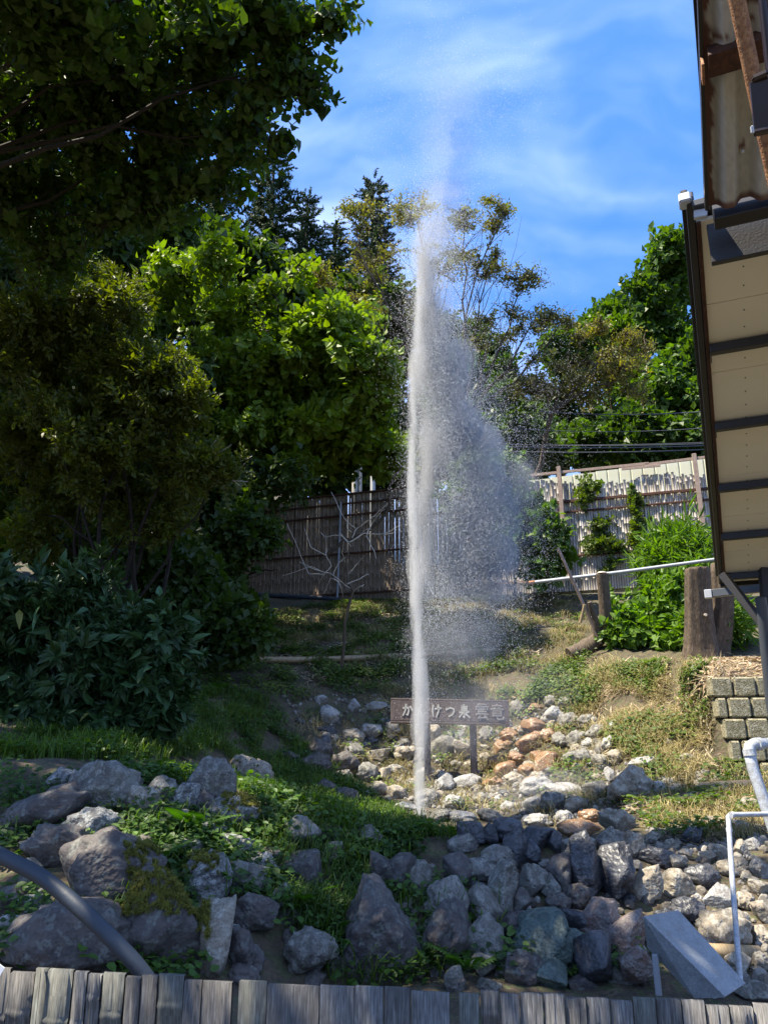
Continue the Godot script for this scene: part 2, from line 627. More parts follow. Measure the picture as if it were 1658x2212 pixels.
func grass_tuft(seed_: int, n: int, spread := .5, w := .012, curl := .35, wide := .18) -> ArrayMesh:
	rng.seed = seed_
	var st := new_st()
	st.set_smooth_group(0xFFFFFFFF)
	for i in n:
		var a := r(0, TAU)
		var o := Vector3(r(-wide, wide), -.1 if wide > .5 else 0.0, r(-wide, wide))
		var h := r(.5, 1.1)
		var lean := Vector3(cos(a), 0, sin(a)) * r(.1, spread)
		var s := Vector3(-sin(a), 0, cos(a)) * w * r(.7, 1.3)
		var v := r(.7, 1.3)
		st.set_color(Color(v * r(.9, 1.15), v, v * .9))
		var p1 := o + Vector3(0, h * .5, 0) + lean * .35
		var p2 := o + Vector3(0, h * (.95 - curl * .4), 0) + lean
		var p3 := o + Vector3(0, h * (1.0 - curl), 0) + lean * 1.6
		quad(st, o - s, p1 - s, p1 + s, o + s)
		quad(st, p1 - s, p2 - s * .7, p2 + s * .7, p1 + s)
		tri(st, p2 - s * .7, p3, p2 + s * .7)
	return done(st)


func herb(seed_: int, n: int, l: float, w: float, wide := .55) -> ArrayMesh:
	# a low rosette of leaves on short stalks
	rng.seed = seed_
	var st := new_st()
	for i in n:
		var a := r(0, TAU)
		var rad := sqrt(rng.randf()) * wide
		var o := Vector3(cos(a) * rad, r(.15, .8), sin(a) * rad)
		var b := r(0, TAU)
		var y := Vector3(cos(b), r(-.3, .4), sin(b)).normalized()
		var z := (Vector3.UP + unit() * .5).normalized()
		z = (z - y * y.dot(z)).normalized()
		var v := r(.7, 1.3)
		leaf(st, Transform3D(Basis(y.cross(z), y, z), o), l * r(.7, 1.2), w * r(.8, 1.2), Color(v, v, v * .9), .15, .15, false, true)
	return done(st)


func litter(seed_: int, n: int) -> ArrayMesh:
	# fallen bamboo leaves and straw lying flat
	rng.seed = seed_
	var st := new_st()
	for i in n:
		var a := r(0, TAU)
		var o := Vector3(r(-.5, .5), r(.0, .12), r(-.5, .5))
		var y := Vector3(cos(a), r(-.15, .35), sin(a)).normalized()
		var z := (Vector3.UP + unit() * .6).normalized()
		z = (z - y * y.dot(z)).normalized()
		var v := r(.55, 1.3)
		var l := r(.3, .75)
		leaf(st, Transform3D(Basis(y.cross(z), y, z), o), l, r(.02, .1), Color(v, v * r(.85, 1.0), v * r(.7, 1.0)), .2, r(-.1, .3))
	return done(st)


func frond(seed_: int) -> ArrayMesh:
	# a fern frond of length 1 arching along +y, pinnae to both sides
	rng.seed = seed_
	var st := new_st()
	for i in 15:
		var t := .12 + .86 * float(i) / 14.0
		var o := Vector3(0, t, .25 * t - .45 * t * t)
		for s in [-1.0, 1.0]:
			var y := Vector3(s, .35, -.1).normalized()
			var z := Vector3(0, 0, 1)
			z = (z - y * y.dot(z)).normalized()
			var v := r(.8, 1.2)
			leaf(st, Transform3D(Basis(y.cross(z), y, z), o), .26 * sin(PI * clampf(t * .85 + .12, 0, 1)), .075, Color(v, v, v * .8), .1, .1)
	return done(st)


func scatter(parent: Node3D, called: String, mesh: Mesh, m: Material, xs: Array, cols: Array) -> void:
	if xs.is_empty():
		return
	var mm := MultiMesh.new()
	mm.transform_format = MultiMesh.TRANSFORM_3D
	mm.use_colors = true
	mm.mesh = mesh
	mm.instance_count = xs.size()
	for i in xs.size():
		mm.set_instance_transform(i, xs[i])
		mm.set_instance_color(i, cols[i])
	var o := MultiMeshInstance3D.new()
	o.multimesh = mm
	o.material_override = m
	o.name = called
	parent.add_child(o, true)
	o.set_meta("kind", "stuff")


var tri_total := 0


func bake(parent: Node3D, called: String, meshes: Array, m: Material, xs: Array, cs: Array) -> void:
	# all leaf clumps of one crown as one mesh, so that it is traced quickly
	var vs := PackedVector3Array()
	var ns := PackedVector3Array()
	var col := PackedColorArray()
	for k in meshes.size():
		var arr: Array = meshes[k].surface_get_arrays(0)
		var v0: PackedVector3Array = arr[Mesh.ARRAY_VERTEX]
		var n0: PackedVector3Array = arr[Mesh.ARRAY_NORMAL]
		var c0: PackedColorArray = arr[Mesh.ARRAY_COLOR]
		if arr[Mesh.ARRAY_INDEX] != null:
			var st := SurfaceTool.new()
			st.create_from(meshes[k], 0)
			st.deindex()
			arr = st.commit_to_arrays()
			v0 = arr[Mesh.ARRAY_VERTEX]
			n0 = arr[Mesh.ARRAY_NORMAL]
			c0 = arr[Mesh.ARRAY_COLOR]
		# ten tints stand for the tones drawn at random for the clumps, that the instances ask for
		var order := range(xs[k].size())
		var tints := []
		var lo := Color(1, 1, 1)
		var hi := Color(0, 0, 0)
		for c in cs[k]:
			if c.get_luminance() < lo.get_luminance():
				lo = c
			if c.get_luminance() > hi.get_luminance():
				hi = c
		var a := lo.get_luminance()
		var b := maxf(hi.get_luminance(), a + 1e-5)
		var sums := []
		var cnt := []
		for q in 10:
			sums.append(Color(0, 0, 0))
			cnt.append(0)
		var which := PackedInt32Array()
		for c in cs[k]:
			var q := mini(9, int((c.get_luminance() - a) / (b - a) * 10.0))
			sums[q] += c
			cnt[q] += 1
			which.append(q)
		for q in 10:
			var pc := PackedColorArray()
			if cnt[q] > 0:
				var tint: Color = sums[q] / cnt[q]
				pc.resize(c0.size())
				for i in c0.size():
					pc[i] = c0[i] * tint
			tints.append(pc)
		for i in xs[k].size():
			var x: Transform3D = xs[k][i]
			vs.append_array(x * v0)
			ns.append_array(Transform3D(x.basis.orthonormalized(), Vector3.ZERO) * n0)
			col.append_array(tints[which[i]])
	if vs.is_empty():
		return
	tri_total += vs.size() / 3
	var arrays := []
	arrays.resize(Mesh.ARRAY_MAX)
	arrays[Mesh.ARRAY_VERTEX] = vs
	arrays[Mesh.ARRAY_NORMAL] = ns
	arrays[Mesh.ARRAY_COLOR] = col
	var am := ArrayMesh.new()
	am.add_surface_from_arrays(Mesh.PRIMITIVE_TRIANGLES, arrays)
	var o := put(am, called, m, parent)
	o.set_meta("kind", "stuff")


func blob(x: float, y: float, depth: float, rx: float, ry: float, fz := 1.0) -> Array:
	var k := depth / F
	return [at(x, y, depth), Vector3(rx * k, ry * k, (rx + ry) * 0.5 * k * fz)]


func blobs_of(a: Array) -> Array:
	var out := []
	for b in a:
		out.append(blob(b[0], b[1], b[2], b[3], b[4], b[5] if b.size() > 5 else 1.0))
	return out


func puffs(a: Array, n: int, f: float) -> Array:
	# break big lobes into smaller clumps near their surface
	var out := []
	for b in a:
		for k in n:
			var d := unit()
			out.append([b[0] + d * b[1] * r(.35, .95), b[1] * f * r(.6, 1.3)])
	return out


func tiers(a: Array) -> Array:
	# flatten the clumps into the level sprays of a layered tree
	var out := []
	for b in a:
		out.append([b[0], b[1] * Vector3(1.25, .42, 1.25)])
	return out


func crown(parent: Node3D, called: String, lobes: Array, meshes: Array, m: Material, n: int, size: float, cols: Array, up := .25, out_w := .8, gap := -.25, shell := .45) -> void:
	n = int(n * 1.1 / M["heads"].get(meshes[0], 1))
	var total := 0.0
	var cum := []
	for b in lobes:
		total += pow(b[1].x * b[1].y * b[1].z, 0.62)
		cum.append(total)
	var xs := []
	var cs := []
	for k in meshes.size():
		xs.append([])
		cs.append([])
	var seed_off := Vector3(r(-50, 50), r(-50, 50), r(-50, 50))
	for i in n:
		var pick := rng.randf() * total
		var lo := 0
		var hi := cum.size() - 1
		while lo < hi:
			var mid := (lo + hi) / 2
			if cum[mid] < pick:
				lo = mid + 1
			else:
				hi = mid
		var b: Array = lobes[lo]
		var d := unit()
		var rad := pow(rng.randf(), shell)
		var p: Vector3 = b[0] + d * b[1] * rad
		if nz.get_noise_3dv((p + seed_off) * (60.0 / maxf(size, .05) * .12)) < gap:
			continue
		var y: Vector3 = (d * out_w + unit() * .55 + Vector3.UP * up).normalized()
		var x := y.cross(unit()).normalized()
		var s := size * r(.65, 1.3)
		var which := rng.randi() % meshes.size()
		xs[which].append(Transform3D(Basis(x, y, x.cross(y)).scaled(Vector3.ONE * s), p - y * s * .5))
		# each clump's tint is drawn at random among the greens of its kind, wherever it sits
		var t := rng.randf() * (cols.size() - 1.001)
		var c0: Color = cols[int(t)]
		cs[which].append(c0.lerp(cols[int(t) + 1], t - int(t)) * r(.85, 1.15))
	bake(parent, called, meshes, m, xs, cs)


func twig_crown(parent: Node3D, base: Vector3, lobes: Array, starts: Array, meshes: Array, m: Material, per: int, step: float, size: float, cols: Array, droop: float, barkmat: String) -> void:
	# sprays: thin twigs that fan out from inside each lobe, leaves all along them
	var st := new_st()
	var xs := []
	var cs := []
	for k in meshes.size():
		xs.append([])
		cs.append([])
	for li in lobes.size():
		var b: Array = lobes[li]
		var root: Vector3 = starts[li % starts.size()] if starts.size() > 0 else b[0] - Vector3(0, b[1].y * .4, 0)
		root = root.lerp(b[0], .62)
		for k in per:
			var d := unit()
			var tip: Vector3 = b[0] + d * b[1] * r(.5, 1.15)
			var n := 5
			var pts := bow(root - base, tip - base, Vector3(0, droop * (tip - root).length(), 0), n)
			for i in range(1, n + 1):
				pts[i] += unit() * .03
			tube(st, pts, [.012, .01, .008, .006, .005, .003], 3, false)
			var total := (tip - root).length()
			var at_ := total * .3
			while at_ < total:
				var f := at_ / total * n
				var i := mini(int(f), n - 1)
				var p: Vector3 = pts[i].lerp(pts[i + 1], f - i)
				var y: Vector3 = ((pts[i + 1] - pts[i]).normalized() + unit() * .8 + Vector3.DOWN * .35).normalized()
				var x := y.cross(unit()).normalized()
				var w := rng.randi() % meshes.size()
				xs[w].append(Transform3D(Basis(x, y, x.cross(y)).scaled(Vector3.ONE * size * r(.7, 1.3)), p))
				var t := rng.randf() * (cols.size() - 1.001)
				cs[w].append(cols[int(t)].lerp(cols[int(t) + 1], t - int(t)) * r(.9, 1.1))
				at_ += step * r(.6, 1.4)
	build(st, "twigs", M[barkmat], parent)
	bake(parent, "crown", meshes, m, xs, cs)


func limb(st: SurfaceTool, a: Vector3, b: Vector3, r0: float, r1: float, sag := 0.1, n := 7, sides := 6) -> Array:
	var pts := bow(a, b, Vector3(r(-1, 1), r(-.2, 1), r(-1, 1)) * sag * (b - a).length(), n)
	for i in range(1, n):
		pts[i] += unit() * (b - a).length() * .018
	var rad := []
	for i in n + 1:
		rad.append(lerpf(r0, r1, pow(float(i) / n, .8)))
	tube(st, pts, rad, sides, true, .06)
	return pts


func tree(called: String, label: String, group: String, base: Vector3, fork: Vector3, rad: float, lobes: Array, reach: int, barkmat: String, extra_twigs := 0) -> Node3D:
	# trunk from the ground to a fork, then a limb into each lobe
	var t := thing(called, label, "tree", base, group)
	var st := new_st()
	limb(st, Vector3(0, -.15, 0), fork - base, rad, rad * .6, .05, 8, 9)
	build(st, "trunk", M[barkmat], t)
	st = new_st()
	for i in mini(reach, lobes.size()):
		var pts := limb(st, fork - base, lobes[i][0] - base, rad * .45, rad * .08, .12, 8, 6)
		for k in extra_twigs:
			var s: Vector3 = pts[3 + rng.randi() % 5]
			limb(st, s, lobes[i][0] - base + unit() * lobes[i][1] * 1.0, rad * .1, rad * .02, .1, 5, 4)
	build(st, "branch", M[barkmat], t)
	return t


func shift(lobes: Array, by: Vector3) -> Array:
	var out := []
	for b in lobes:
		out.append([b[0] - by, b[1]])
	return out


func cedar(label: String, px: float, top: float, depth: float, half: float, foot_y: float, cols: Array, n: int, barkmat := "bark_dark") -> void:
	# a tall cedar: top at (px, top), half width in pixels where the crown is widest
	var tip := at(px, top, depth)
	var foot := on_ground(tip.x, tip.z)
	var k := depth / F
	var t := thing("cedar_tree", label, "tree", foot, "tall cedars on the hillside")
	var hgt := tip.y - foot.y
	var st := new_st()
	tube(st, [Vector3.ZERO, Vector3(0, hgt * .5, 0), Vector3(0, hgt, 0)], [hgt * .022, hgt * .014, .03], 7, false, .05)
	build(st, "trunk", M[barkmat], t)
	var xs := [[], [], []]
	var cs := [[], [], []]
	var crown_h := minf(hgt * .93, (foot_y - top) * k)
	var y := 0.0
	var rmax := half * k
	var size := .8 * clampf(rmax / 2.0, .5, 1.3)
	while y < crown_h:
		var f := y / crown_h
		var rad := rmax * pow(f, .75) * (1.0 - .25 * f) + .12
		var cnt := int(4 + rad * n)
		var a0 := r(0, TAU)
		for b in cnt:
			var a := a0 + TAU * b / cnt + r(-.3, .3)
			var len := rad * r(.55, 1.25)
			var steps := int(2 + len / (size * .55))
			for s in steps:
				var q := (float(s) + r(.3, 1.0)) / steps
				var p := Vector3(cos(a), 0, sin(a)) * len * q + Vector3(0, hgt - y + r(-.1, .1) - .25 * len * q + .22 * len * q * q, 0)
				var yy := (Vector3(cos(a), .35, sin(a)) + unit() * .4).normalized()
				var x := yy.cross(unit()).normalized()
				var w := rng.randi() % 3
				xs[w].append(Transform3D(Basis(x, yy, x.cross(yy)).scaled(Vector3.ONE * size * r(.7, 1.3)), p + unit() * .12))
				cs[w].append(cols[0].lerp(cols[1], clampf(rng.randf(), 0, 1)) * r(.8, 1.2))
		y += size * r(.4, .62)
	bake(t, "crown", M["needles"], M["leaf_needle"], xs, cs)


func make_plants() -> void:
	M["needles"] = [tuft_needles(301, 40), tuft_needles(302, 40), tuft_needles(303, 40)]
	var broad := [sprig(311, 8, .42, .34, 1.0, .35), sprig(312, 7, .46, .36, 1.0, .4), sprig(313, 9, .4, .3, 1.1, .3)]
	var far := [sprig(371, 8, .42, -.36, 1.0, .35), sprig(372, 7, .46, -.38, 1.0, .4), sprig(373, 9, .4, -.32, 1.1, .3)]
	var small := [sprig(321, 12, .28, .16, .95, 0.0), sprig(322, 12, .28, .16, .9, 0.0), sprig(323, 13, .26, .15, 1.0, 0.0)]
	var hang := [sprig(331, 7, .34, .3, 1.0, .9, true, .25, 5, false, false), sprig(332, 6, .38, .32, 1.0, 1.0, true, .25, 5, false, false), sprig(333, 7, .34, .24, .9, 1.1, false, .25, 5), sprig(334, 6, .4, .28, 1.1, .9, false, .25, 5)]
	var long := [sprig(341, 9, .56, .24, 1.05, .25, false, .3, 3, true, false), sprig(342, 8, .6, .25, 1.1, .35, false, .3, 3, true, false), sprig(343, 9, .54, .22, 1.0, .2, false, .3, 3, true, false)]
	var loose := [sprig(351, 7, .27, -.18, 1.1, .5, false, .25, 6), sprig(352, 6, .31, -.19, 1.0, .6, false, .25, 6), sprig(353, 8, .25, -.16, 1.2, .5, false, .25, 6)]
	var one := [sprig(381, 5, .5, -.34, 1.1, .5, false, .25, 1), sprig(382, 4, .55, -.36, 1.0, .6, false, .25, 1), sprig(383, 6, .46, -.32, 1.2, .5, false, .25, 1)]
	var hang1 := [sprig(391, 5, .5, .42, 1.0, 1.0, true, .25, 1, false, false), sprig(392, 5, .52, .4, 1.0, 1.0, false, .25, 1), sprig(393, 4, .56, .46, 1.0, .9, true, .25, 1, false, false)]
	var one4 := [sprig(384, 5, .55, .46, 1.1, .4, false, .25, 1), sprig(385, 4, .6, .5, 1.0, .5, false, .25, 1), sprig(386, 6, .5, .42, 1.2, .4, false, .25, 1)]
	var blade := [sprig(361, 8, .55, .09, 1.0, .3, false, .25, 4), sprig(362, 9, .5, .08, 1.1, .4, false, .25, 4)]
	M["heads"] = {broad[0]: 8, far[0]: 8, small[0]: 8, hang[0]: 5, long[0]: 3, loose[0]: 6, blade[0]: 4}
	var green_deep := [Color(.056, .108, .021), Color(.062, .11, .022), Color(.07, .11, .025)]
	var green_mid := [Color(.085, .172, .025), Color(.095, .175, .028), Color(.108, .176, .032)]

	# --- the broadleaf tree that reaches over from beyond the frame
	rng.seed = 4001
	var over := blobs_of([[330, 60, 6.0, 330, 150], [540, 50, 5.6, 150, 80], [590, 150, 5.6, 80, 60], [430, 220, 6.2, 190, 100], [510, 285, 5.8, 60, 35], [260, 340, 6.6, 230, 120], [120, 200, 6.9, 180, 220], [80, 480, 7.3, 130, 170],
		[-120, -160, 4.7, 420, 260], [180, -150, 5.0, 380, 190], [470, -110, 4.7, 190, 110], [-200, 250, 6.0, 220, 300], [130, 130, 7.4, 170, 120]])
	var base := on_ground(-5.6, -5.4)
	var t := tree("overhanging_tree", "broadleaf tree arching over the rock slope with hanging lobed leaves against the sky", "", base, Vector3(-4.6, 5.2, -5.2), .075, over, 12, "bark_dark", 2)
	var lobes := puffs(over, 12, .4)
	# unseen crown lobes, added mostly out of frame to shade fence and rocks
	var above := puffs([[Vector3(-2.5, 5.8, -1.9), Vector3(1.4, .8, 1.5)], [Vector3(-3.6, 6.2, -.6), Vector3(1.5, .8, 1.5)], [Vector3(-2.2, 5.7, -.2), Vector3(1.2, .7, 1.2)], [Vector3(-3.6, 6.7, -3.2), Vector3(1.6, .9, 1.5)], [Vector3(-5.3, 7.3, -5.6), Vector3(1.6, 1.2, 1.8)], [Vector3(-4.8, 7.9, -7.4), Vector3(1.3, 1.0, 1.4)], [Vector3(-2.5, 6.5, -3.0), Vector3(.9, .6, 1.0)], [Vector3(-.9, 5.8, .7), Vector3(1.4, .6, 1.2)]], 9, .45)
	crown(t, "crown", shift(above, base), far, M["leaf_thin"], 3600, .27, [Color(.07, .134, .017), Color(.076, .135, .019), Color(.084, .134, .02)], -.1, .6, -.4, .6)
	for tip in [[640, 70, 5.5, 50, 30], [690, 45, 5.5, 45, 25], [725, 30, 5.5, 30, 14], [640, 160, 5.5, 40, 22], [675, 190, 5.5, 30, 22], [700, 210, 5.5, 25, 16], [600, 250, 5.5, 40, 25], [620, 310, 5.6, 25, 20], [560, 320, 5.7, 40, 25], [480, 390, 6.2, 60, 35], [430, 440, 6.3, 45, 30], [330, 460, 6.5, 60, 45]]:
		lobes.append(blob(tip[0], tip[1], tip[2], tip[3], tip[4]))
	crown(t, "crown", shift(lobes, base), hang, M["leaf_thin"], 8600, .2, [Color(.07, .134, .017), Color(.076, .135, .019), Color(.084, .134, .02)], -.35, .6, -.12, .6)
	# hanging sprays at the canopy's edge
	var edge := blobs_of([[560, 60, 5.6, 120, 70], [640, 60, 5.5, 60, 40], [700, 40, 5.5, 45, 25], [600, 150, 5.6, 80, 60], [660, 190, 5.5, 50, 35], [560, 250, 5.7, 80, 50], [600, 310, 5.6, 40, 28], [500, 330, 6.0, 80, 55], [420, 400, 6.2, 90, 55], [330, 440, 6.4, 90, 60], [220, 480, 6.7, 100, 70], [100, 540, 7.0, 110, 80], [450, 150, 6.0, 120, 90], [300, 200, 6.3, 130, 110]])
	twig_crown(t, base, edge, [], hang1, M["leaf_thin"], 22, .09, .12, [Color(.07, .134, .017), Color(.076, .135, .019), Color(.084, .134, .02)], .12, "bark_dark")
	# leaves large enough to be told apart, along the outer sprays
	var lm := []
	for k in 5:
		rng.seed = 4100 + k
		var st := new_st()
		var v := r(.8, 1.2)
		leaf(st, Transform3D.IDENTITY, 1.0, r(.75, .95), Color(.05 * v, .1 * v, .02 * v), .2, .3, k < 3)
		lm.append(done(st))
	rng.seed = 4120
	for k in 240:
		var b: Array = lobes[lobes.size() - 1 - rng.randi() % 12] if k % 3 > 0 else lobes[rng.randi() % 60]
		var p: Vector3 = b[0] + unit() * b[1] * 1.05 - base
		var y := (Vector3.DOWN + unit() * .7).normalized()
		var x := y.cross(unit()).normalized()
		put(lm[k % 5], "leaf", M["leaf_thin"], t, Transform3D(Basis(x, y, x.cross(y)).scaled(Vector3.ONE * r(.07, .115)), p))

	# --- the bright broad tree in the middle
	rng.seed = 4002
	var mid := blobs_of([[470, 620, 12.8, 150, 90], [600, 640, 12.8, 120, 90], [700, 720, 12.8, 130, 95], [785, 790, 12.6, 80, 85], [640, 820, 12.9, 150, 110], [520, 760, 12.9, 140, 120], [760, 900, 12.9, 100, 80], [600, 930, 13.0, 140, 90], [450, 880, 13.2, 110, 110], [400, 620, 13.1, 80, 70], [690, 980, 13.6, 110, 45], [800, 965, 13.6, 65, 45]])
	base = on_ground(-2.6, -13.6)
	t = tree("broadleaf_tree", "bright green broadleaf tree rising behind the shaded end of the bamboo fence", "", base, Vector3(-2.2, 6.0, -13.2), .16, mid, 10, "bark_dark", 3)
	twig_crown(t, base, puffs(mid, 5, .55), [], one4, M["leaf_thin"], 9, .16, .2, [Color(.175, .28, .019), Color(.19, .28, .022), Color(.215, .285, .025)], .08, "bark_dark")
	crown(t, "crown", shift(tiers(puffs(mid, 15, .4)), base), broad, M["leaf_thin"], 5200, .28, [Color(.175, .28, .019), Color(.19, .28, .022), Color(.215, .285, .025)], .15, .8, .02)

	# --- the clipped-looking shrub with small yellow-green leaves and many stems
	rng.seed = 4003
	var shr := blobs_of([[120, 760, 8.8, 150, 190], [250, 690, 8.6, 100, 120], [330, 820, 8.5, 105, 120], [230, 950, 8.6, 190, 150], [80, 1000, 8.9, 140, 180], [395, 870, 8.4, 55, 60], [420, 1010, 8.4, 90, 60], [500, 1010, 8.4, 45, 40], [330, 1100, 8.7, 130, 80], [150, 610, 9.0, 110, 70]])
	base = ground_at(240, 1330)
	base = on_ground(-3.1, -8.7)
	t = thing("tall_shrub", "tall many-stemmed shrub with small yellow-green leaves and sunlit edge", "shrub", base)
	for k in 16:
		var st := new_st()
		var b: Array = shr[k % shr.size()]
		limb(st, Vector3(r(-.5, .9), -.1, r(-.3, .3)), b[0] - base + unit() * b[1] * .6, r(.02, .035), .006, .18, 9, 6)
		build(st, "stem", M["bark_dark"], t)
	crown(t, "crown", shift(puffs(shr, 16, .3), base), small, M["leaf_thin"], 6800, .22, [Color(.12, .152, .02), Color(.13, .155, .022), Color(.145, .158, .025)], .5, .8, -.2)
	for q in [[500, 960], [530, 1000], [545, 985], [550, 1020], [520, 1050], [470, 940], [535, 1040]]:
		var st := new_st()
		limb(st, at(420, 1030, 8.4) - base, at(q[0], q[1], 8.3) - base, .012, .004, .1, 6, 5)
		build(st, "twig", M["twig_pale"], t)

	# --- glossy dark bush in front
	rng.seed = 4004
	var auc := blobs_of([[60, 1300, 6.3, 120, 95], [190, 1330, 6.2, 130, 85], [325, 1365, 6.1, 95, 75], [355, 1450, 6.0, 75, 100], [200, 1460, 6.1, 170, 110], [60, 1460, 6.3, 130, 130], [270, 1540, 6.0, 110, 40], [-60, 1380, 6.4, 100, 180]])
	base = on_ground(-2.3, -6.4)
	t = thing("glossy_bush", "dark glossy evergreen bush with long leaves on the grassy ridge", "bush", base)
	for k in 9:
		var st := new_st()
		limb(st, Vector3(r(-.4, .4), -.1, r(-.2, .2)), auc[k % auc.size()][0] - base, .018, .006, .15, 7, 6)
		build(st, "stem", M["bark_dark"], t)
	crown(t, "crown", shift(puffs(auc, 9, .4), base), long, M["leaf_gloss"], 3000, .165, [Color(.038, .085, .025), Color(.042, .085, .027), Color(.048, .086, .028)], .35, .9, -.5, .3)
	var gl := []
	for k in 6:
		rng.seed = 4200 + k
		var st := new_st()
		var v := r(.7, 1.3)
		leaf(st, Transform3D.IDENTITY, 1.0, r(.34, .44), Color(.042 * v, .09 * v, .028 * v) if k < 5 else Color(.22, .22, .05), .3, r(.1, .35))
		gl.append(done(st))
	rng.seed = 4220
	for k in 260:
		var b: Array = auc[rng.randi() % auc.size()]
		var d := unit()
		d.z = absf(d.z)
		var p: Vector3 = b[0] + d * b[1] * r(.95, 1.08) - base
		var y := (d + unit() * .6 + Vector3.DOWN * .3).normalized()
		var x := y.cross(d + unit() * .3).normalized()
		put(gl[5 if k % 26 == 0 else k % 5], "leaf", M["leaf_gloss"], t, Transform3D(Basis(x, y, x.cross(y)).scaled(Vector3.ONE * r(.1, .165)), p))

	# --- shaded understory between the shrub and the fence
	rng.seed = 4005
	for u in [["dark layered maple leaning over the foot of the bamboo fence", [[560, 1190, 11.0, 80, 45], [600, 1230, 11.0, 50, 30], [520, 1150, 11.2, 80, 45], [470, 1210, 11.2, 80, 50], [540, 1270, 10.9, 70, 35]], 1800, -2.4, -11.2],
			["low shaded shrub at the foot of the tall shrub", [[470, 1330, 10.0, 90, 60], [400, 1260, 10.2, 90, 70], [510, 1370, 9.8, 60, 40], [330, 1230, 10.0, 90, 70]], 1500, -2.4, -10.2],
			["dim leafy tree behind the tall yellow-green shrub", [[520, 1060, 12.0, 130, 80], [400, 1080, 12.0, 100, 100], [600, 1010, 13.6, 130, 70], [300, 900, 12.5, 160, 180], [120, 880, 12.5, 180, 260], [20, 1120, 11.0, 140, 120], [200, 1130, 11.5, 120, 90], [700, 990, 14.2, 90, 50], [640, 830, 15.8, 150, 80], [770, 880, 15.8, 80, 60]], 4200, -3.6, -12.4]]:
		var lb := blobs_of(u[1])
		base = on_ground(u[3], u[4])
		t = tree("understory_tree", u[0], "", base, base + Vector3(0, .9, 0), .06, lb, 8, "bark_dark", 1)
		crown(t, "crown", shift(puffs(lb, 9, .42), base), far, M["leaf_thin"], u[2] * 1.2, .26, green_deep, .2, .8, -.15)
	# --- dense trees further back on the left, so that the wood goes on
	rng.seed = 4006
	for u in [["dark tree deep in the wood behind the leafy shrubs", [[60, 700, 15, 260, 260], [-100, 400, 15, 300, 300], [330, 560, 17, 160, 130], [150, 480, 16, 160, 160], [-300, 180, 10, 190, 300], [-330, 620, 9.5, 220, 260]], 3600, -7.0, -15.5],  # last two lobes are unseen, added at the left to shade the shrub
			["dark tree crown showing below the cedars", [[560, 640, 20, 150, 80], [420, 610, 20, 130, 100], [690, 660, 21, 110, 60], [760, 700, 20, 120, 110], [860, 820, 19.5, 80, 120]], 3600, -4.0, -20.0],
			["wooded slope tree filling the gap behind the shaded fence", [[700, 930, 23, 150, 110], [830, 960, 22, 110, 80], [520, 960, 23, 160, 110], [620, 800, 24, 160, 120], [740, 1000, 20, 130, 60], [860, 1000, 20, 90, 70]], 3000, -2.6, -23.0],
			["low dark tree deep behind the many-stemmed shrub", [[250, 980, 17, 200, 130], [80, 1050, 16, 200, 120], [400, 1100, 16, 130, 90], [130, 1180, 14, 200, 80]], 2200, -6.0, -16.5]]:
		var lb := blobs_of(u[1])
		base = on_ground(u[3], u[4])
		t = tree("woodland_tree", u[0], "", base, base + Vector3(0, 3.0, 0), .16, lb, 8, "bark_dark", 1)
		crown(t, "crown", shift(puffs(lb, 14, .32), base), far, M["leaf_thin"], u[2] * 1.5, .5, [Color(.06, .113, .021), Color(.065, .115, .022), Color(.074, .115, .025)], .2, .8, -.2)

	# --- cedars
	rng.seed = 4007
	var cg := [Color(.05, .085, .026), Color(.07, .11, .03)]
	cedar("tall cedar with ragged top above the bright broadleaf tree", 592, 350, 26, 84, 900, cg, 6)
	cedar("slim young cedar beside the ragged taller one", 665, 430, 27, 60, 900, cg, 6)
	cedar("pointed cedar half hidden by yellowing branches", 806, 396, 29, 70, 900, cg, 6)
	cedar("broad dark cedar behind the overhanging leaves", 470, 400, 24, 100, 900, cg, 5)
	cedar("cedar crowding in behind the overhanging leaves, deep in shade", 330, 330, 21, 100, 950, cg, 5)
	cedar("near cedar with bare brown branches at the edge of the wood", 40, -420, 13, 130, 900, cg, 6)
	cedar("small cedar between the pointed cedar and the yellowing tree", 725, 490, 28, 58, 900, cg, 6)

	# --- the yellowing tree behind the spray, branches showing
	rng.seed = 4008
	var ch := blobs_of([[760, 480, 17.5, 60, 45], [900, 480, 17.5, 70, 50], [1010, 465, 17.3, 70, 42], [1085, 470, 17.2, 45, 35], [1060, 555, 17.2, 75, 50], [1120, 600, 17.0, 60, 30], [950, 560, 17.3, 110, 70], [800, 560, 17.8, 80, 55], [1150, 690, 17.0, 70, 50], [1215, 685, 17.0, 45, 30], [1060, 700, 17.3, 80, 50], [700, 600, 17.8, 45, 35], [880, 680, 17.6, 80, 65], [1130, 790, 17.0, 90, 55], [760, 660, 18.0, 65, 55]])
	base = on_ground(1.9, -18.0)
	t = tree("yellowing_tree", "thin-leaved tree with yellowing leaves and bare branches behind the spray", "trees turning yellow", base, at(1000, 900, 17.3), .1, ch, 15, "bark", 9)
	twig_crown(t, base, puffs(ch, 4, .62), [], one, M["leaf_thin"], 21, .13, .135, [Color(.2, .22, .07), Color(.26, .25, .09), Color(.32, .26, .12)], .1, "bark")
	rng.seed = 4009
	var ch2 := blobs_of([[1300, 760, 17.0, 90, 55], [1250, 830, 17.0, 75, 55], [1345, 820, 17.0, 55, 60], [1270, 720, 17.2, 50, 35], [1180, 850, 17.2, 60, 40], [1370, 740, 17.2, 40, 35]])
	base = on_ground(3.6, -18.2)
	t = tree("yellowing_tree", "low spreading tree with tan and yellow leaves over the lit fence", "trees turning yellow", base, at(1190, 890, 17.2), .09, ch2, 6, "bark", 6)
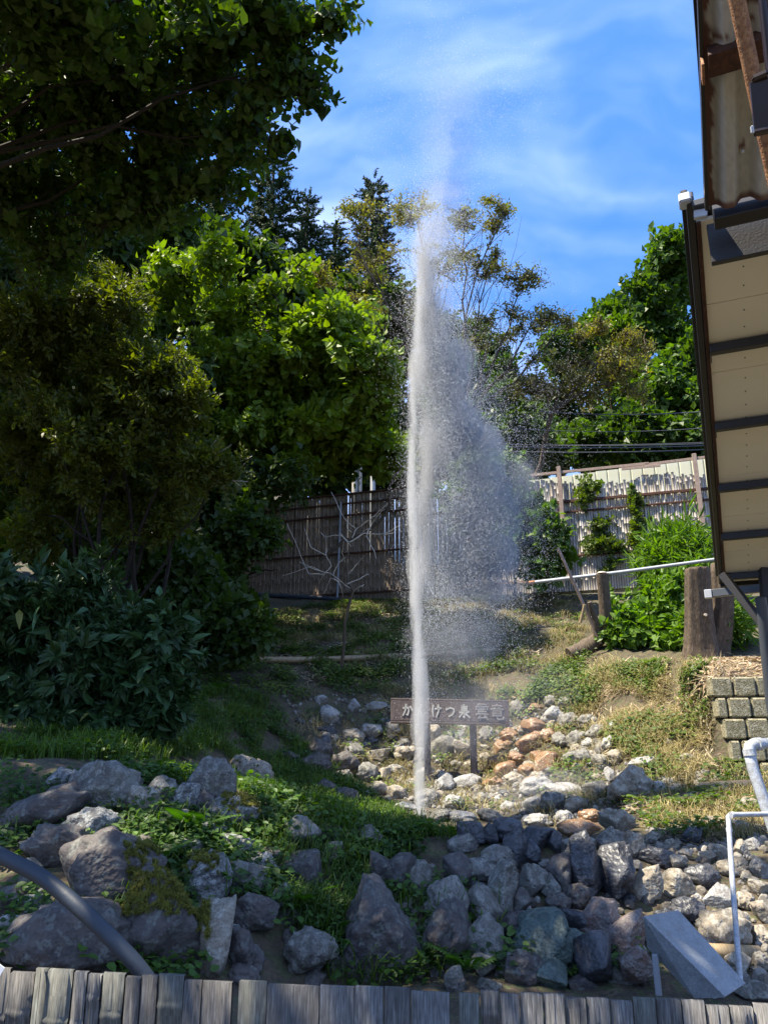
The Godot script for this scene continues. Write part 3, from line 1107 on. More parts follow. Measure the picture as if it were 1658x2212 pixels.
	twig_crown(t, base, puffs(ch2, 6, .6), [], one, M["leaf_thin"], 18, .12, .135, [Color(.21, .22, .07), Color(.27, .25, .09), Color(.34, .26, .13)], .1, "bark")

	# --- green trees on the right
	rng.seed = 4010
	for u in [["tall leafy green tree beside the roof edge", [[1450, 550, 22, 42, 50], [1425, 640, 22, 50, 55], [1475, 640, 22, 70, 80], [1490, 730, 21.5, 70, 100], [1440, 760, 22, 70, 80], [1480, 860, 21, 80, 90], [1420, 850, 21, 70, 80]], 4800, 8.4, -21.0, green_mid],
			["rounded green tree behind the tan-leaved one", [[1345, 690, 25, 50, 35], [1300, 730, 24.5, 80, 45], [1225, 770, 24, 80, 55], [1380, 720, 24.5, 60, 55], [1290, 800, 24, 80, 60], [1360, 860, 23.5, 90, 80]], 3800, 8.0, -24.0, green_mid],
			["deep green tree just behind the lit bamboo fence", [[1300, 930, 19.5, 110, 55], [1430, 950, 19, 90, 60], [1200, 930, 20, 100, 70], [1110, 950, 19.5, 80, 70], [1020, 930, 19.8, 90, 90], [940, 960, 19, 80, 80]], 4200, 5.5, -19.5, [Color(.064, .128, .023), Color(.07, .13, .025), Color(.078, .13, .028)]],
			["far green tree on the hill beyond the geyser", [[1130, 860, 28, 140, 90], [1000, 800, 29, 120, 140], [900, 880, 27, 120, 120], [1260, 900, 27, 140, 70]], 2800, 3.0, -27.0, [Color(.064, .128, .024), Color(.07, .13, .027), Color(.078, .13, .029)]],
			["low green tree filling in behind the cables", [[1250, 960, 23, 150, 60], [1420, 970, 22, 110, 60], [1080, 980, 23, 120, 60]], 2200, 6.5, -22.5, [Color(.064, .128, .024), Color(.07, .13, .027), Color(.078, .13, .03)]]]:
		var lb := blobs_of(u[1])
		base = on_ground(u[3], u[4])
		t = tree("leafy_tree", u[0], "", base, base + Vector3(0, 2.5, 0), .17, lb, 8, "bark", 1)
		crown(t, "crown", shift(puffs(lb, 15, .3), base), far, M["leaf_thin"], u[2] * 1.4, .42, u[5], .25, .8, -.2)
	# --- shrubs in front of the fence
	rng.seed = 4011
	for u in [["climbing shrub standing against the fence behind the spray", [[1060, 1030, 13.9, 60, 50], [1110, 1080, 13.7, 45, 60], [1090, 1150, 13.6, 50, 60], [1010, 1080, 14.0, 50, 60]], 1300, .28, 2.4, -13.9, green_mid],
			["leafy shoot leaning over the lit fence post", [[1190, 1170, 13.2, 28, 40], [1180, 1130, 13.2, 25, 18], [1165, 1215, 13.2, 25, 22]], 260, .26, 2.8, -13.2, green_mid]]:
		var lb := blobs_of(u[1])
		base = on_ground(u[4], u[5])
		t = thing("fence_shrub", u[0], "shrub", base)
		var st := new_st()
		for b in lb:
			limb(st, Vector3(0, -.05, 0), b[0] - base, .012, .004, .1, 6, 5)
		build(st, "stem", M["twig"], t)
		crown(t, "crown", shift(puffs(lb, 7, .45), base), broad, M["leaf_thin"], u[2], u[3], u[6], .2, .8, -.3)
	rng.seed = 4012
	for u in [["bright green leafy weeds behind the log edging", [[1370, 1310, 10.9, 60, 40], [1345, 1370, 10.4, 45, 28], [1420, 1330, 10.7, 55, 45], [1440, 1270, 11.0, 55, 35], [1340, 1290, 11.2, 40, 25], [1460, 1380, 10.0, 40, 30]], broad, 1900, .2],
			["tall bamboo grass against the lit fence beside the stump", [[1490, 1180, 11.5, 35, 35], [1500, 1220, 11.2, 40, 40], [1450, 1215, 11.5, 40, 35], [1430, 1180, 11.9, 25, 25], [1550, 1330, 9.6, 40, 50]], blade, 900, .34]]:
		var lb := blobs_of(u[1])
		base = on_ground(lb[0][0].x, lb[0][0].z)
		t = thing("leafy_weeds", u[0], "weeds", base)
		var st := new_st()
		for b in lb:
			for k in 3:
				limb(st, Vector3(b[0].x - base.x + r(-.2, .2), height(b[0].x, b[0].z) - base.y - .05, b[0].z - base.z), b[0] - base + unit() * b[1] * .7, .006, .003, .08, 5, 4)
		build(st, "stem", M["twig"], t)
		crown(t, "crown", shift(puffs(lb, 8, .45), base), u[2], M["leaf_thin"], u[3], u[4], [Color(.13, .26, .026), Color(.145, .265, .03), Color(.165, .265, .034)], .4, .8, -.3)
	# vines on the fence
	rng.seed = 4013
	for u in [["ivy trailing down from the dark rail of the lit fence", [[1270, 1065, 30, 40], [1262, 1085, 16, 20]], 90],
			["ivy climbing the thin red stake on the lit fence", [[1372, 1085, 18, 26], [1378, 1125, 20, 34], [1370, 1160, 12, 20]], 170],
			["leafy vine spread over the middle of the lit fence", [[1295, 1140, 28, 24], [1285, 1170, 34, 20], [1330, 1185, 60, 10], [1320, 1225, 20, 30], [1430, 1165, 30, 24], [1400, 1210, 60, 18]], 420]]:
		var lb := []
		for b in u[1]:
			var c := fence_hit(b[0], b[1])
			lb.append([c + Vector3(-.03, 0, .09), Vector3(b[2], b[3], 5.0) * (to_px(c).z / F)])
		base = lb[0][0]
		t = thing("fence_vine", u[0], "vine", base)
		var st := new_st()
		for b in lb:
			limb(st, lb[lb.size() - 1][0] - base + Vector3(0, -.3, 0), b[0] - base, .006, .003, .06, 6, 4)
		build(st, "stem", M["twig"], t)
		crown(t, "leaves", shift(lb, base), broad, M["leaf_thin"], u[2], .13, [Color(.1, .172, .025), Color(.12, .175, .03), Color(.145, .178, .04)], -.2, .6, -.5, .6)


# ---------------------------------------------------------------- what grows and lies on the ground
func inside(p: Vector2, poly: PackedVector2Array) -> bool:
	return Geometry2D.is_point_in_polygon(p, poly)


func cover(called: String, label: String, category: String, meshes: Array, m: Material, polys: Array, n: int, s0: float, s1: float, cols: Array, up := 0.0, clump := -.1) -> void:
	# points drawn evenly over the ground that shows inside the outlines
	var o := Node3D.new()
	o.name = numbered(called)
	add_child(o)
	tag(o, label, category)
	o.set_meta("kind", "stuff")
	var xs := []
	var cs := []
	for k in meshes.size():
		xs.append([])
		cs.append([])
	for pl in polys:
		var poly := PackedVector2Array(pl[0])
		var lo := Vector2(1e9, 1e9)
		var hi := Vector2(-1e9, -1e9)
		for v in poly:
			var g := ground_at(v.x, v.y)
			lo = lo.min(Vector2(g.x, g.z))
			hi = hi.max(Vector2(g.x, g.z))
		lo -= Vector2(.3, .8)
		hi += Vector2(.3, .8)
		var got := 0
		for k in int(n * pl[1] * 4):
			if got >= n * pl[1]:
				break
			var x := r(lo.x, hi.x)
			var z := r(lo.y, hi.y)
			if z > -2.35:
				continue
			var p := Vector3(x, height(x, z), z)
			var q := to_px(p)
			if not inside(Vector2(q.x, q.y), poly):
				continue
			if nz.get_noise_2d(x * 130.0 + 77.0, z * 130.0) < clump:
				continue
			got += 1
			var e := .06
			var nrm := Vector3(height(x - e, z) - height(x + e, z), 2 * e, height(x, z - e) - height(x, z + e)).normalized()
			var y := nrm.lerp(Vector3.UP, up).normalized()
			var xa := y.cross(unit()).normalized()
			var s := r(s0, s1)
			var w := rng.randi() % meshes.size()
			xs[w].append(Transform3D(Basis(xa, y, xa.cross(y)).scaled(Vector3.ONE * s), p + nrm * .004))
			var t := rng.randf() * (cols.size() - 1.001)
			cs[w].append(cols[int(t)].lerp(cols[int(t) + 1], t - int(t)) * r(.8, 1.2))
	for k in meshes.size():
		scatter(o, called + "_patch", meshes[k], m, xs[k], cs[k])


func poly(a: Array) -> Array:
	var out := []
	for i in range(0, a.size(), 2):
		out.append(Vector2(a[i], a[i + 1]))
	return out


func make_ground_cover() -> void:
	var gt := [grass_tuft(501, 52, .5, .016, .35, 1.0), grass_tuft(502, 48, .6, .018, .5, 1.0), grass_tuft(503, 56, .45, .014, .35, 1.0)]
	var st := [grass_tuft(511, 44, .8, .012, .6, .9), grass_tuft(512, 44, .9, .011, .7, .9)]
	var hb := [herb(521, 34, .32, .24, 1.1), herb(522, 30, .36, .26, 1.1), herb(523, 38, .28, .2, 1.1)]
	var lt := [litter(531, 16), litter(532, 18), litter(533, 14)]
	rng.seed = 5001
	var ridge := poly([0, 1600, 430, 1480, 560, 1500, 680, 1640, 880, 1780, 1000, 1830, 940, 1880, 800, 1850, 700, 1790, 580, 1700, 480, 1640, 100, 1640, 0, 1690])
	var gaps := poly([560, 1690, 700, 1790, 830, 1860, 800, 2000, 740, 2110, 560, 2110, 600, 1950, 560, 1800])
	var left_gaps := poly([0, 1660, 560, 1690, 600, 1900, 560, 2100, 0, 2110])
	var mid_gaps := poly([830, 1800, 1000, 1830, 1000, 2000, 1060, 2110, 780, 2110])
	cover("grass", "fresh green grass growing over the shaded rock slope", "grass", gt, M["leaf_thin"], [[ridge, .55], [gaps, .22], [left_gaps, .06], [mid_gaps, .1]], 1500, .07, .18, [Color(.06, .11, .016), Color(.1, .18, .022), Color(.16, .25, .035)], .6, -.05)
	cover("ground_herbs", "small round-leaved weeds between the stones", "weeds", hb, M["leaf_thin"], [[ridge, .35], [gaps, .2], [left_gaps, .3], [mid_gaps, .15], [poly([0, 2040, 860, 2060, 1350, 2080, 1350, 2150, 0, 2120]), .12]], 2300, .06, .13, [Color(.04, .09, .018), Color(.075, .16, .025), Color(.12, .22, .035)], .3, -.1)
	rng.seed = 5002
	var bank := poly([840, 1500, 700, 1400, 560, 1420, 560, 1330, 860, 1290, 1250, 1270, 1260, 1400, 1340, 1460, 1420, 1500, 1350, 1560, 1200, 1510, 1060, 1500])
	var bank_r := poly([1180, 1500, 1350, 1440, 1520, 1440, 1540, 1660, 1460, 1690, 1330, 1600, 1250, 1540])
	var low_r := poly([1400, 1660, 1658, 1640, 1658, 1800, 1500, 1830, 1380, 1770])
	var bed := poly([600, 1490, 1060, 1500, 1300, 1560, 1400, 1700, 1250, 1790, 900, 1740, 700, 1640])
	cover("dry_grass", "straw-coloured dry grass on the sunlit bank", "grass", st, M["leaf_dry"], [[bank, .62], [bank_r, .15], [low_r, .05], [bed, .04]], 3200, .1, .2, [Color(.14, .12, .035), Color(.27, .22, .08), Color(.4, .33, .15)], .3, -.3)
	cover("bank_herbs", "green creeping weeds on the sunlit bank", "weeds", hb, M["leaf_thin"], [[bank, .5], [poly([1040, 1440, 1250, 1440, 1280, 1520, 1100, 1510]), .25], [bank_r, .32], [low_r, .07], [bed, .03]], 2700, .08, .15, [Color(.05, .09, .018), Color(.1, .17, .025), Color(.17, .25, .04)], .3, -.05)
	cover("leaf_litter", "fallen tan bamboo leaves on the slope beside the block wall", "leaf litter", lt, M["leaf_dry"], [[bank_r, .45], [poly([1420, 1440, 1658, 1420, 1658, 1480, 1540, 1480, 1530, 1640, 1450, 1560]), .4], [low_r, .15], [bank, .12], [poly([560, 1330, 860, 1300, 860, 1480, 560, 1480]), .15]], 2300, .12, .26, [Color(.2, .15, .09), Color(.38, .3, .19), Color(.5, .42, .3)], .1, -.3)
	cover("shade_herbs", "dim green ground cover on the bank below the shaded fence", "weeds", hb, M["leaf_thin"], [[poly([430, 1340, 870, 1290, 880, 1490, 640, 1520, 440, 1480]), 1.0]], 1100, .09, .16, [Color(.05, .09, .018), Color(.1, .17, .025), Color(.17, .25, .04)], .3, -.1)
	# gravel between the cobbles
	rng.seed = 5010
	var pb := [rock_mesh(571, 3, .3, 1), rock_mesh(572, 4, .3, 1)]
	cover("gravel", "loose pebbles and grit between the stones", "gravel", pb, M["pebble"], [[bed, .5], [poly([1380, 1640, 1658, 1690, 1658, 2130, 1480, 2100, 1400, 1850]), .35], [poly([860, 1860, 1400, 1860, 1400, 2120, 860, 2110]), .15]], 2600, .008, .03, [Color(.07, .06, .05), Color(.17, .15, .12), Color(.3, .28, .25)], 0.0, -.5)
	# ferns
	rng.seed = 5003
	var fm := [frond(541), frond(542)]
	for f in [[325, 1868, "fern beside the mossy boulder"], [650, 1945, "fern hanging over the dark pointed slab"], [730, 2010, "small fern growing at the slab's edge"], [420, 1790, "fern between the stacked boulders"], [1050, 1405, "fern on the lit bank"], [470, 1480, "fern under the glossy bush"], [1010, 2090, "fern behind the grey bamboo fence"]]:
		var g := ground_at(f[0], f[1] + 15)
		var t := thing("fern", f[2] + ", a few arching fronds", "fern", g)
		for k in 6:
			var a := TAU * k / 6 + r(-.4, .4)
			var y := Vector3(cos(a), r(.5, 1.0), sin(a)).normalized()
			var z := (Vector3.UP - y * y.y).normalized()
			var s := r(.16, .26)
			put(fm[k % 2], "frond", M["fern_leaf"], t, Transform3D(Basis(y.cross(z), y, z).scaled(Vector3.ONE * s), Vector3(0, .01, 0)))


# ---------------------------------------------------------------- stones
var rock_round := []
var rock_sharp := []
var by_label := {}


func stone(x: float, y: float, w: float, h: float, kind: String, sharp: bool, label: String, group: String, tilt := 0.0, sink := .3, called := "rock") -> MeshInstance3D:
	var g := ground_at(x, y + h * sink)
	var q := to_px(g).z
	var k := q / F
	var c := at(x, y, q)
	var set_: Array = rock_sharp if sharp else rock_round
	var ms: Mesh = set_[rng.randi() % set_.size()]
	var pointed := label.contains("pointed blue-black")
	if pointed:
		ms = slab_mesh()
	var rx := w * .5 * k
	var ry := h * .5 * k
	var rot := Basis.from_euler(Vector3(r(0, TAU), r(0, TAU), r(0, TAU)))
	if pointed:
		rot = Basis.IDENTITY
	var b := Basis(Vector3(0, 0, 1), tilt) * Basis.from_scale(Vector3(rx, ry, (rx + ry) * .5 * r(.8, 1.05))) * rot
	c.z -= (rx + ry) * .2
	var o := put(ms, called, M[kind], null, Transform3D(b, c))
	tag(o, label, "rock", group)
	by_label[label] = o
	return o


func slab_mesh() -> ArrayMesh:
	# a split slab that comes to a point
	var n := FastNoiseLite.new()
	n.seed = 88
	n.frequency = 1.6
	n.fractal_octaves = 4
	var planes := [[Vector3(.72, .6, .1), .52], [Vector3(-.9, .3, .15), .5], [Vector3(.2, 1, .1), .8], [Vector3(0, -.15, 1), .5], [Vector3(0, .1, -1), .6], [Vector3(0, -1, 0), .95], [Vector3(-.4, .6, .7), .62], [Vector3(.5, .2, .85), .6]]
	var N := 18
	var st := new_st()
	st.set_smooth_group(0)
	for ax in 3:
		for s in [-1.0, 1.0]:
			for i in N:
				for j in N:
					var q := []
					for e in [[0, 0], [1, 0], [1, 1], [0, 1]]:
						var p := Vector3.ZERO
						p[ax] = s
						p[(ax + 1) % 3] = float(i + e[0]) / N * 2.0 - 1.0
						p[(ax + 2) % 3] = float(j + e[1]) / N * 2.0 - 1.0
						var v := p.normalized()
						var rad := 1.25
						for pl in planes:
							var dd: float = v.dot(pl[0].normalized())
							if dd > .04:
								rad = minf(rad, pl[1] / dd)
						q.append(v * rad * (1.0 + .13 * n.get_noise_3dv(v * 1.4) + .05 * n.get_noise_3dv(v * 5.0)))
					if s > 0:
						quad(st, q[3], q[2], q[1], q[0])
					else:
						quad(st, q[0], q[1], q[2], q[3])
	return done(st)


func make_stones() -> void:
	for k in 8:
		rock_round.append(rock_mesh(600 + k, 2, .34))
		rock_sharp.append(rock_mesh(640 + k, 13, .42))
	rng.seed = 6001
	var gm := "stacked boulders of the shaded slope"
	var near := "boulder in the stacked stone slope behind the bamboo fence"
	# x, y, width, height, look, angular, tilt, what sets it apart
	var big := [
		[215, 1706, 120, 98, "stone_grey", false, -.15, "large rounded grey-brown boulder on top of the stone slope"],
		[88, 1762, 165, 82, "stone_dark", false, .35, "long dark purple boulder tilted beside the rounded grey-brown one"],
		[130, 1690, 62, 55, "stone_lichen", true, 0, "rough lichen-spotted stone standing above the long dark boulder"],
		[195, 1795, 104, 78, "stone_lichen", false, 0, "lichen-spotted boulder below the rounded grey-brown one"],
		[122, 1838, 128, 78, "stone_dark", true, -.2, "cracked dark stone above the black hose"],
		[215, 1892, 190, 165, "stone_dark", true, .3, "broad dark slab leaning behind the black hose"],
		[335, 2010, 185, 210, "stone_dark", true, 0, "big dark purple boulder capped with yellow-green moss"],
		[452, 2040, 100, 160, "stone_tan", true, -.25, "tan flank stone against the mossy dark boulder"],
		[135, 2035, 235, 115, "stone_dark", false, .03, "smooth purple-grey boulder under the black hose"],
		[40, 2000, 110, 50, "stone_pale", true, 0, "pale flat stone behind the smooth purple-grey boulder"],
		[447, 1690, 90, 92, "stone_grey", false, .4, "upright oval boulder at the crest of the stone slope"],
		[537, 1678, 80, 72, "stone_tan", false, -.3, "tan boulder beside the upright oval one at the crest"],
		[498, 1754, 88, 58, "stone_lichen", false, 0, "oval grey boulder with a white lichen spot"],
		[392, 1725, 58, 82, "stone_lichen", true, -.2, "white-crusted narrow stone at the crest"],
		[345, 1708, 56, 50, "stone_grey", false, 0, ""], [310, 1730, 66, 44, "stone_tan", false, -.3, ""], [402, 1836, 66, 50, "stone_lichen", true, 0, ""],
		[440, 1905, 96, 92, "stone_lichen", false, .3, "mossy grey boulder above the flat dark ledge"], [522, 1898, 106, 62, "stone_grey", true, -.1, "flat-topped ledge stone beside the mossy grey boulder"], [545, 1978, 98, 76, "stone_dark", true, .15, "dark brown wedge stone under the flat-topped ledge"],
		[515, 2062, 58, 84, "stone_dark", true, 0, ""], [660, 1882, 100, 92, "stone_dark", true, -.3, "dark leaning boulder half sunk in the grassy slope"], [645, 1800, 84, 74, "stone_grey", true, -.3, ""], [668, 2066, 88, 80, "stone_grey", false, .1, "rounded grey stone behind the bamboo fence beside the pointed slab"],
		[812, 2030, 200, 195, "stone_dark", true, -.06, "large pointed blue-black slab standing in the slope"], [800, 1810, 50, 62, "stone_grey", true, 0, ""], [826, 1890, 60, 92, "stone_dark", true, 0, ""],
		[372, 1772, 62, 50, "stone_grey", true, 0, ""], [505, 1832, 74, 50, "stone_lichen", true, 0, ""], [452, 1800, 64, 46, "stone_lichen", true, 0, ""], [436, 1738, 44, 46, "stone_dark", false, 0, ""], [610, 1940, 60, 50, "stone_grey", true, 0, ""],
		[60, 1890, 70, 50, "stone_grey", true, 0, ""], [580, 1850, 60, 40, "stone_dark", true, 0, ""], [720, 1840, 60, 46, "stone_grey", true, 0, ""], [300, 1830, 70, 60, "stone_dark", true, 0, ""], [20, 1940, 60, 50, "stone_dark", true, 0, ""],
		[1014, 1800, 68, 62, "stone_wet", true, .6, "wet black stone at the crest beside the jet"], [1056, 1806, 36, 52, "stone_wet", true, .5, ""], [1094, 1794, 66, 42, "stone_wet", false, -.1, "smooth wet black stone on top of the crest"], [1114, 1842, 56, 80, "stone_wet", true, .1, "upright dark stone in the wet crest"],
		[1164, 1812, 76, 56, "stone_wet", true, -.1, "broad wet black stone at the end of the crest"], [1150, 1846, 44, 54, "stone_wet", true, 0, ""], [1199, 1818, 34, 50, "stone_wet", true, 0, ""], [1000, 1824, 54, 34, "stone_grey", false, 0, ""], [1070, 1866, 72, 56, "stone_grey", false, .3, "grey oval stone below the wet black crest"], [1036, 1882, 96, 38, "stone_grey", false, .05, ""],
		[898, 1898, 80, 66, "stone_grey", true, 0, "blocky grey stone in the grass beside the pointed slab"], [990, 1885, 68, 84, "stone_dark", true, .2, ""], [862, 1890, 56, 100, "stone_dark", true, -.2, ""], [975, 1964, 90, 96, "stone_grey", true, -.1, "flat-faced grey stone in the middle of the wall"], [1045, 1966, 84, 92, "stone_grey", true, .1, "rounded-shouldered grey stone beside the flat-faced one"],
		[1084, 1930, 60, 104, "stone_grey", true, -.2, ""], [1125, 1950, 48, 60, "stone_dark", true, 0, ""], [1150, 1910, 56, 72, "stone_grey", true, -.4, ""], [1215, 1892, 70, 94, "stone_dark", true, -.3, "tall slate-grey stone left of the wet cascade"], [1194, 1924, 48, 54, "stone_grey", true, 0, ""], [1210, 1955, 46, 44, "stone_dark", true, -.4, ""], [1250, 1942, 60, 56, "stone_dark", true, 0, ""],
		[1124, 2004, 68, 50, "stone_dark", false, .3, ""], [1264, 1998, 82, 66, "stone_wet", true, -.3, "dark block stone at the edge of the green algae"], [1050, 2042, 80, 98, "stone_grey", true, -.4, "large slanting grey stone above the fence"], [967, 2020, 90, 130, "stone_dark", true, -.5, "long slanting dark stone beside the pointed slab"],
		[1129, 2098, 80, 60, "stone_dark", false, 0, ""], [1045, 2084, 56, 54, "stone_grey", true, 0, ""], [980, 2112, 46, 54, "stone_grey", true, 0, ""], [1180, 2030, 110, 140, "stone_algae", true, -.4, "slope stone coated in green algae beside the cascade"], [1240, 2064, 84, 96, "stone_algae", true, -.3, "lower algae-green stone beside the cascade"], [1294, 2078, 84, 120, "stone_wet", true, -.2, "black wet stone at the foot of the cascade"], [1190, 2110, 90, 60, "stone_algae", true, -.2, ""],
		[1310, 1995, 76, 130, "stone_cascade", true, -.5, "pale water-worn stone of the cascade"], [1358, 2035, 76, 120, "stone_cascade", true, -.5, "reddish water-worn stone of the cascade"], [1378, 2096, 80, 84, "stone_cascade", true, -.3, ""], [1270, 1880, 90, 130, "stone_wet", true, -.1, "wet face of the cascade below the basin rim"], [1332, 1890, 78, 120, "stone_wet", true, -.2, ""], [1404, 1910, 62, 92, "stone_tan", true, -.4, "tan upright stone beside the wet cascade"],
		[1364, 1826, 56, 50, "stone_tan", true, 0, ""], [1320, 1822, 66, 54, "stone_grey", true, 0, ""], [1235, 1832, 50, 48, "stone_grey", true, 0, ""], [1265, 1822, 44, 44, "stone_grey", true, 0, ""],
	]
	for b in big:
		stone(b[0], b[1], b[2] * 1.24, b[3] * 1.22, b[4], b[5], b[7] if b[7] != "" else ("wet %s" % near if b[4] == "stone_wet" else "%s %s" % [{"stone_grey": "plain grey", "stone_dark": "plain dark", "stone_tan": "small tan", "stone_lichen": "lichen-crusted", "stone_pale": "pale", "stone_algae": "algae-green", "stone_rust": "rust-red", "stone_cascade": "water-worn brown"}[b[4]], near]), gm, b[6])
	# the sunlit side
	rng.seed = 6002
	var gs := "sunlit stones of the far side"
	var lit := [
		[1359, 1704, 96, 84, "stone_tan", true, -.1, "large blocky tan boulder on the sunlit side of the basin"], [1424, 1708, 40, 34, "stone_pale", false, 0, "small smooth grey stone beside the blocky tan boulder"], [1319, 1676, 36, 34, "stone_pale", true, 0, ""], [1332, 1780, 76, 52, "stone_tan", true, -.2, "tan slab at the rim of the cascade"], [1255, 1794, 86, 38, "stone_rust", false, 0, "long reddish stone at the basin rim"], [1278, 1764, 50, 30, "stone_rust", false, 0, ""],
		[1400, 1648, 76, 44, "stone_pale", true, -.2, "broken pale stone above the blocky tan boulder"], [1330, 1635, 34, 34, "stone_tan", false, 0, ""], [1322, 1604, 40, 30, "stone_pale", false, .3, ""], [1295, 1620, 22, 26, "stone_grey", true, 0, ""],
		[1500, 1806, 60, 36, "stone_wet", true, 0, "dark damp stone on the lit slope"], [1555, 1842, 50, 46, "stone_tan", true, 0, ""], [1602, 1835, 38, 42, "stone_tan", true, 0, ""], [1628, 1826, 34, 38, "stone_pale", true, 0, ""], [1590, 1877, 64, 42, "stone_tan", false, 0, ""], [1648, 1878, 54, 50, "stone_pale", true, 0, ""], [1560, 1945, 80, 62, "stone_pale", true, 0, "big pale stone behind the thin grey pipe"], [1642, 1916, 54, 44, "stone_tan", true, 0, ""],
		[1520, 1895, 66, 48, "stone_wet", false, 0, ""], [1465, 1915, 64, 56, "stone_tan", false, 0, ""], [1490, 1970, 72, 48, "stone_wet", false, 0, ""], [1575, 2012, 108, 74, "stone_tan", false, 0, "big brown stone between the metal box and the thin pipe"], [1652, 1972, 56, 54, "stone_tan", true, 0, ""], [1648, 2022, 46, 52, "stone_tan", true, 0, ""], [1648, 2086, 46, 44, "stone_tan", true, 0, ""], [1632, 2142, 90, 46, "stone_grey", true, 0, "grey stone under the corner of the metal box"], [1460, 1862, 40, 34, "stone_tan", true, 0, ""], [1420, 1852, 84, 44, "stone_wet", true, 0, ""], [1540, 1780, 60, 30, "stone_tan", true, 0, ""], [1600, 1790, 60, 34, "stone_pale", true, 0, ""], [1440, 1990, 60, 50, "stone_wet", true, 0, ""], [1530, 1850, 40, 34, "stone_tan", true, 0, ""], [1480, 1845, 36, 26, "stone_tan", true, 0, ""], [1610, 1950, 40, 40, "stone_tan", true, 0, ""], [1520, 2040, 60, 50, "stone_wet", true, 0, ""], [1600, 2080, 60, 50, "stone_tan", true, 0, ""], [1500, 1720, 44, 22, "stone_pale", true, 0, ""], [1460, 1745, 46, 26, "stone_tan", true, 0, ""], [1620, 1740, 60, 40, "stone_tan", true, 0, ""], [1450, 1600, 34, 24, "stone_pale", true, 0, ""], [1480, 1640, 50, 30, "stone_tan", true, 0, ""], [1560, 1710, 90, 30, "stone_tan", false, 0, ""], [1430, 1780, 40, 26, "stone_tan", true, 0, ""],
	]
	for b in lit:
		stone(b[0], b[1], b[2] * 1.1, b[3] * 1.1, b[4], b[5], b[7] if b[7] != "" else {"stone_tan": "tan stone set in the sunlit slope beside the pipes", "stone_pale": "pale grey stone set in the sunlit slope", "stone_wet": "damp dark stone in the sunlit slope", "stone_rust": "small red-brown stone at the basin rim", "stone_grey": "plain grey stone in the sunlit slope"}[b[4]], gs, b[6])
	rng.seed = 6003
	var gb := "cobbles lining the basin"
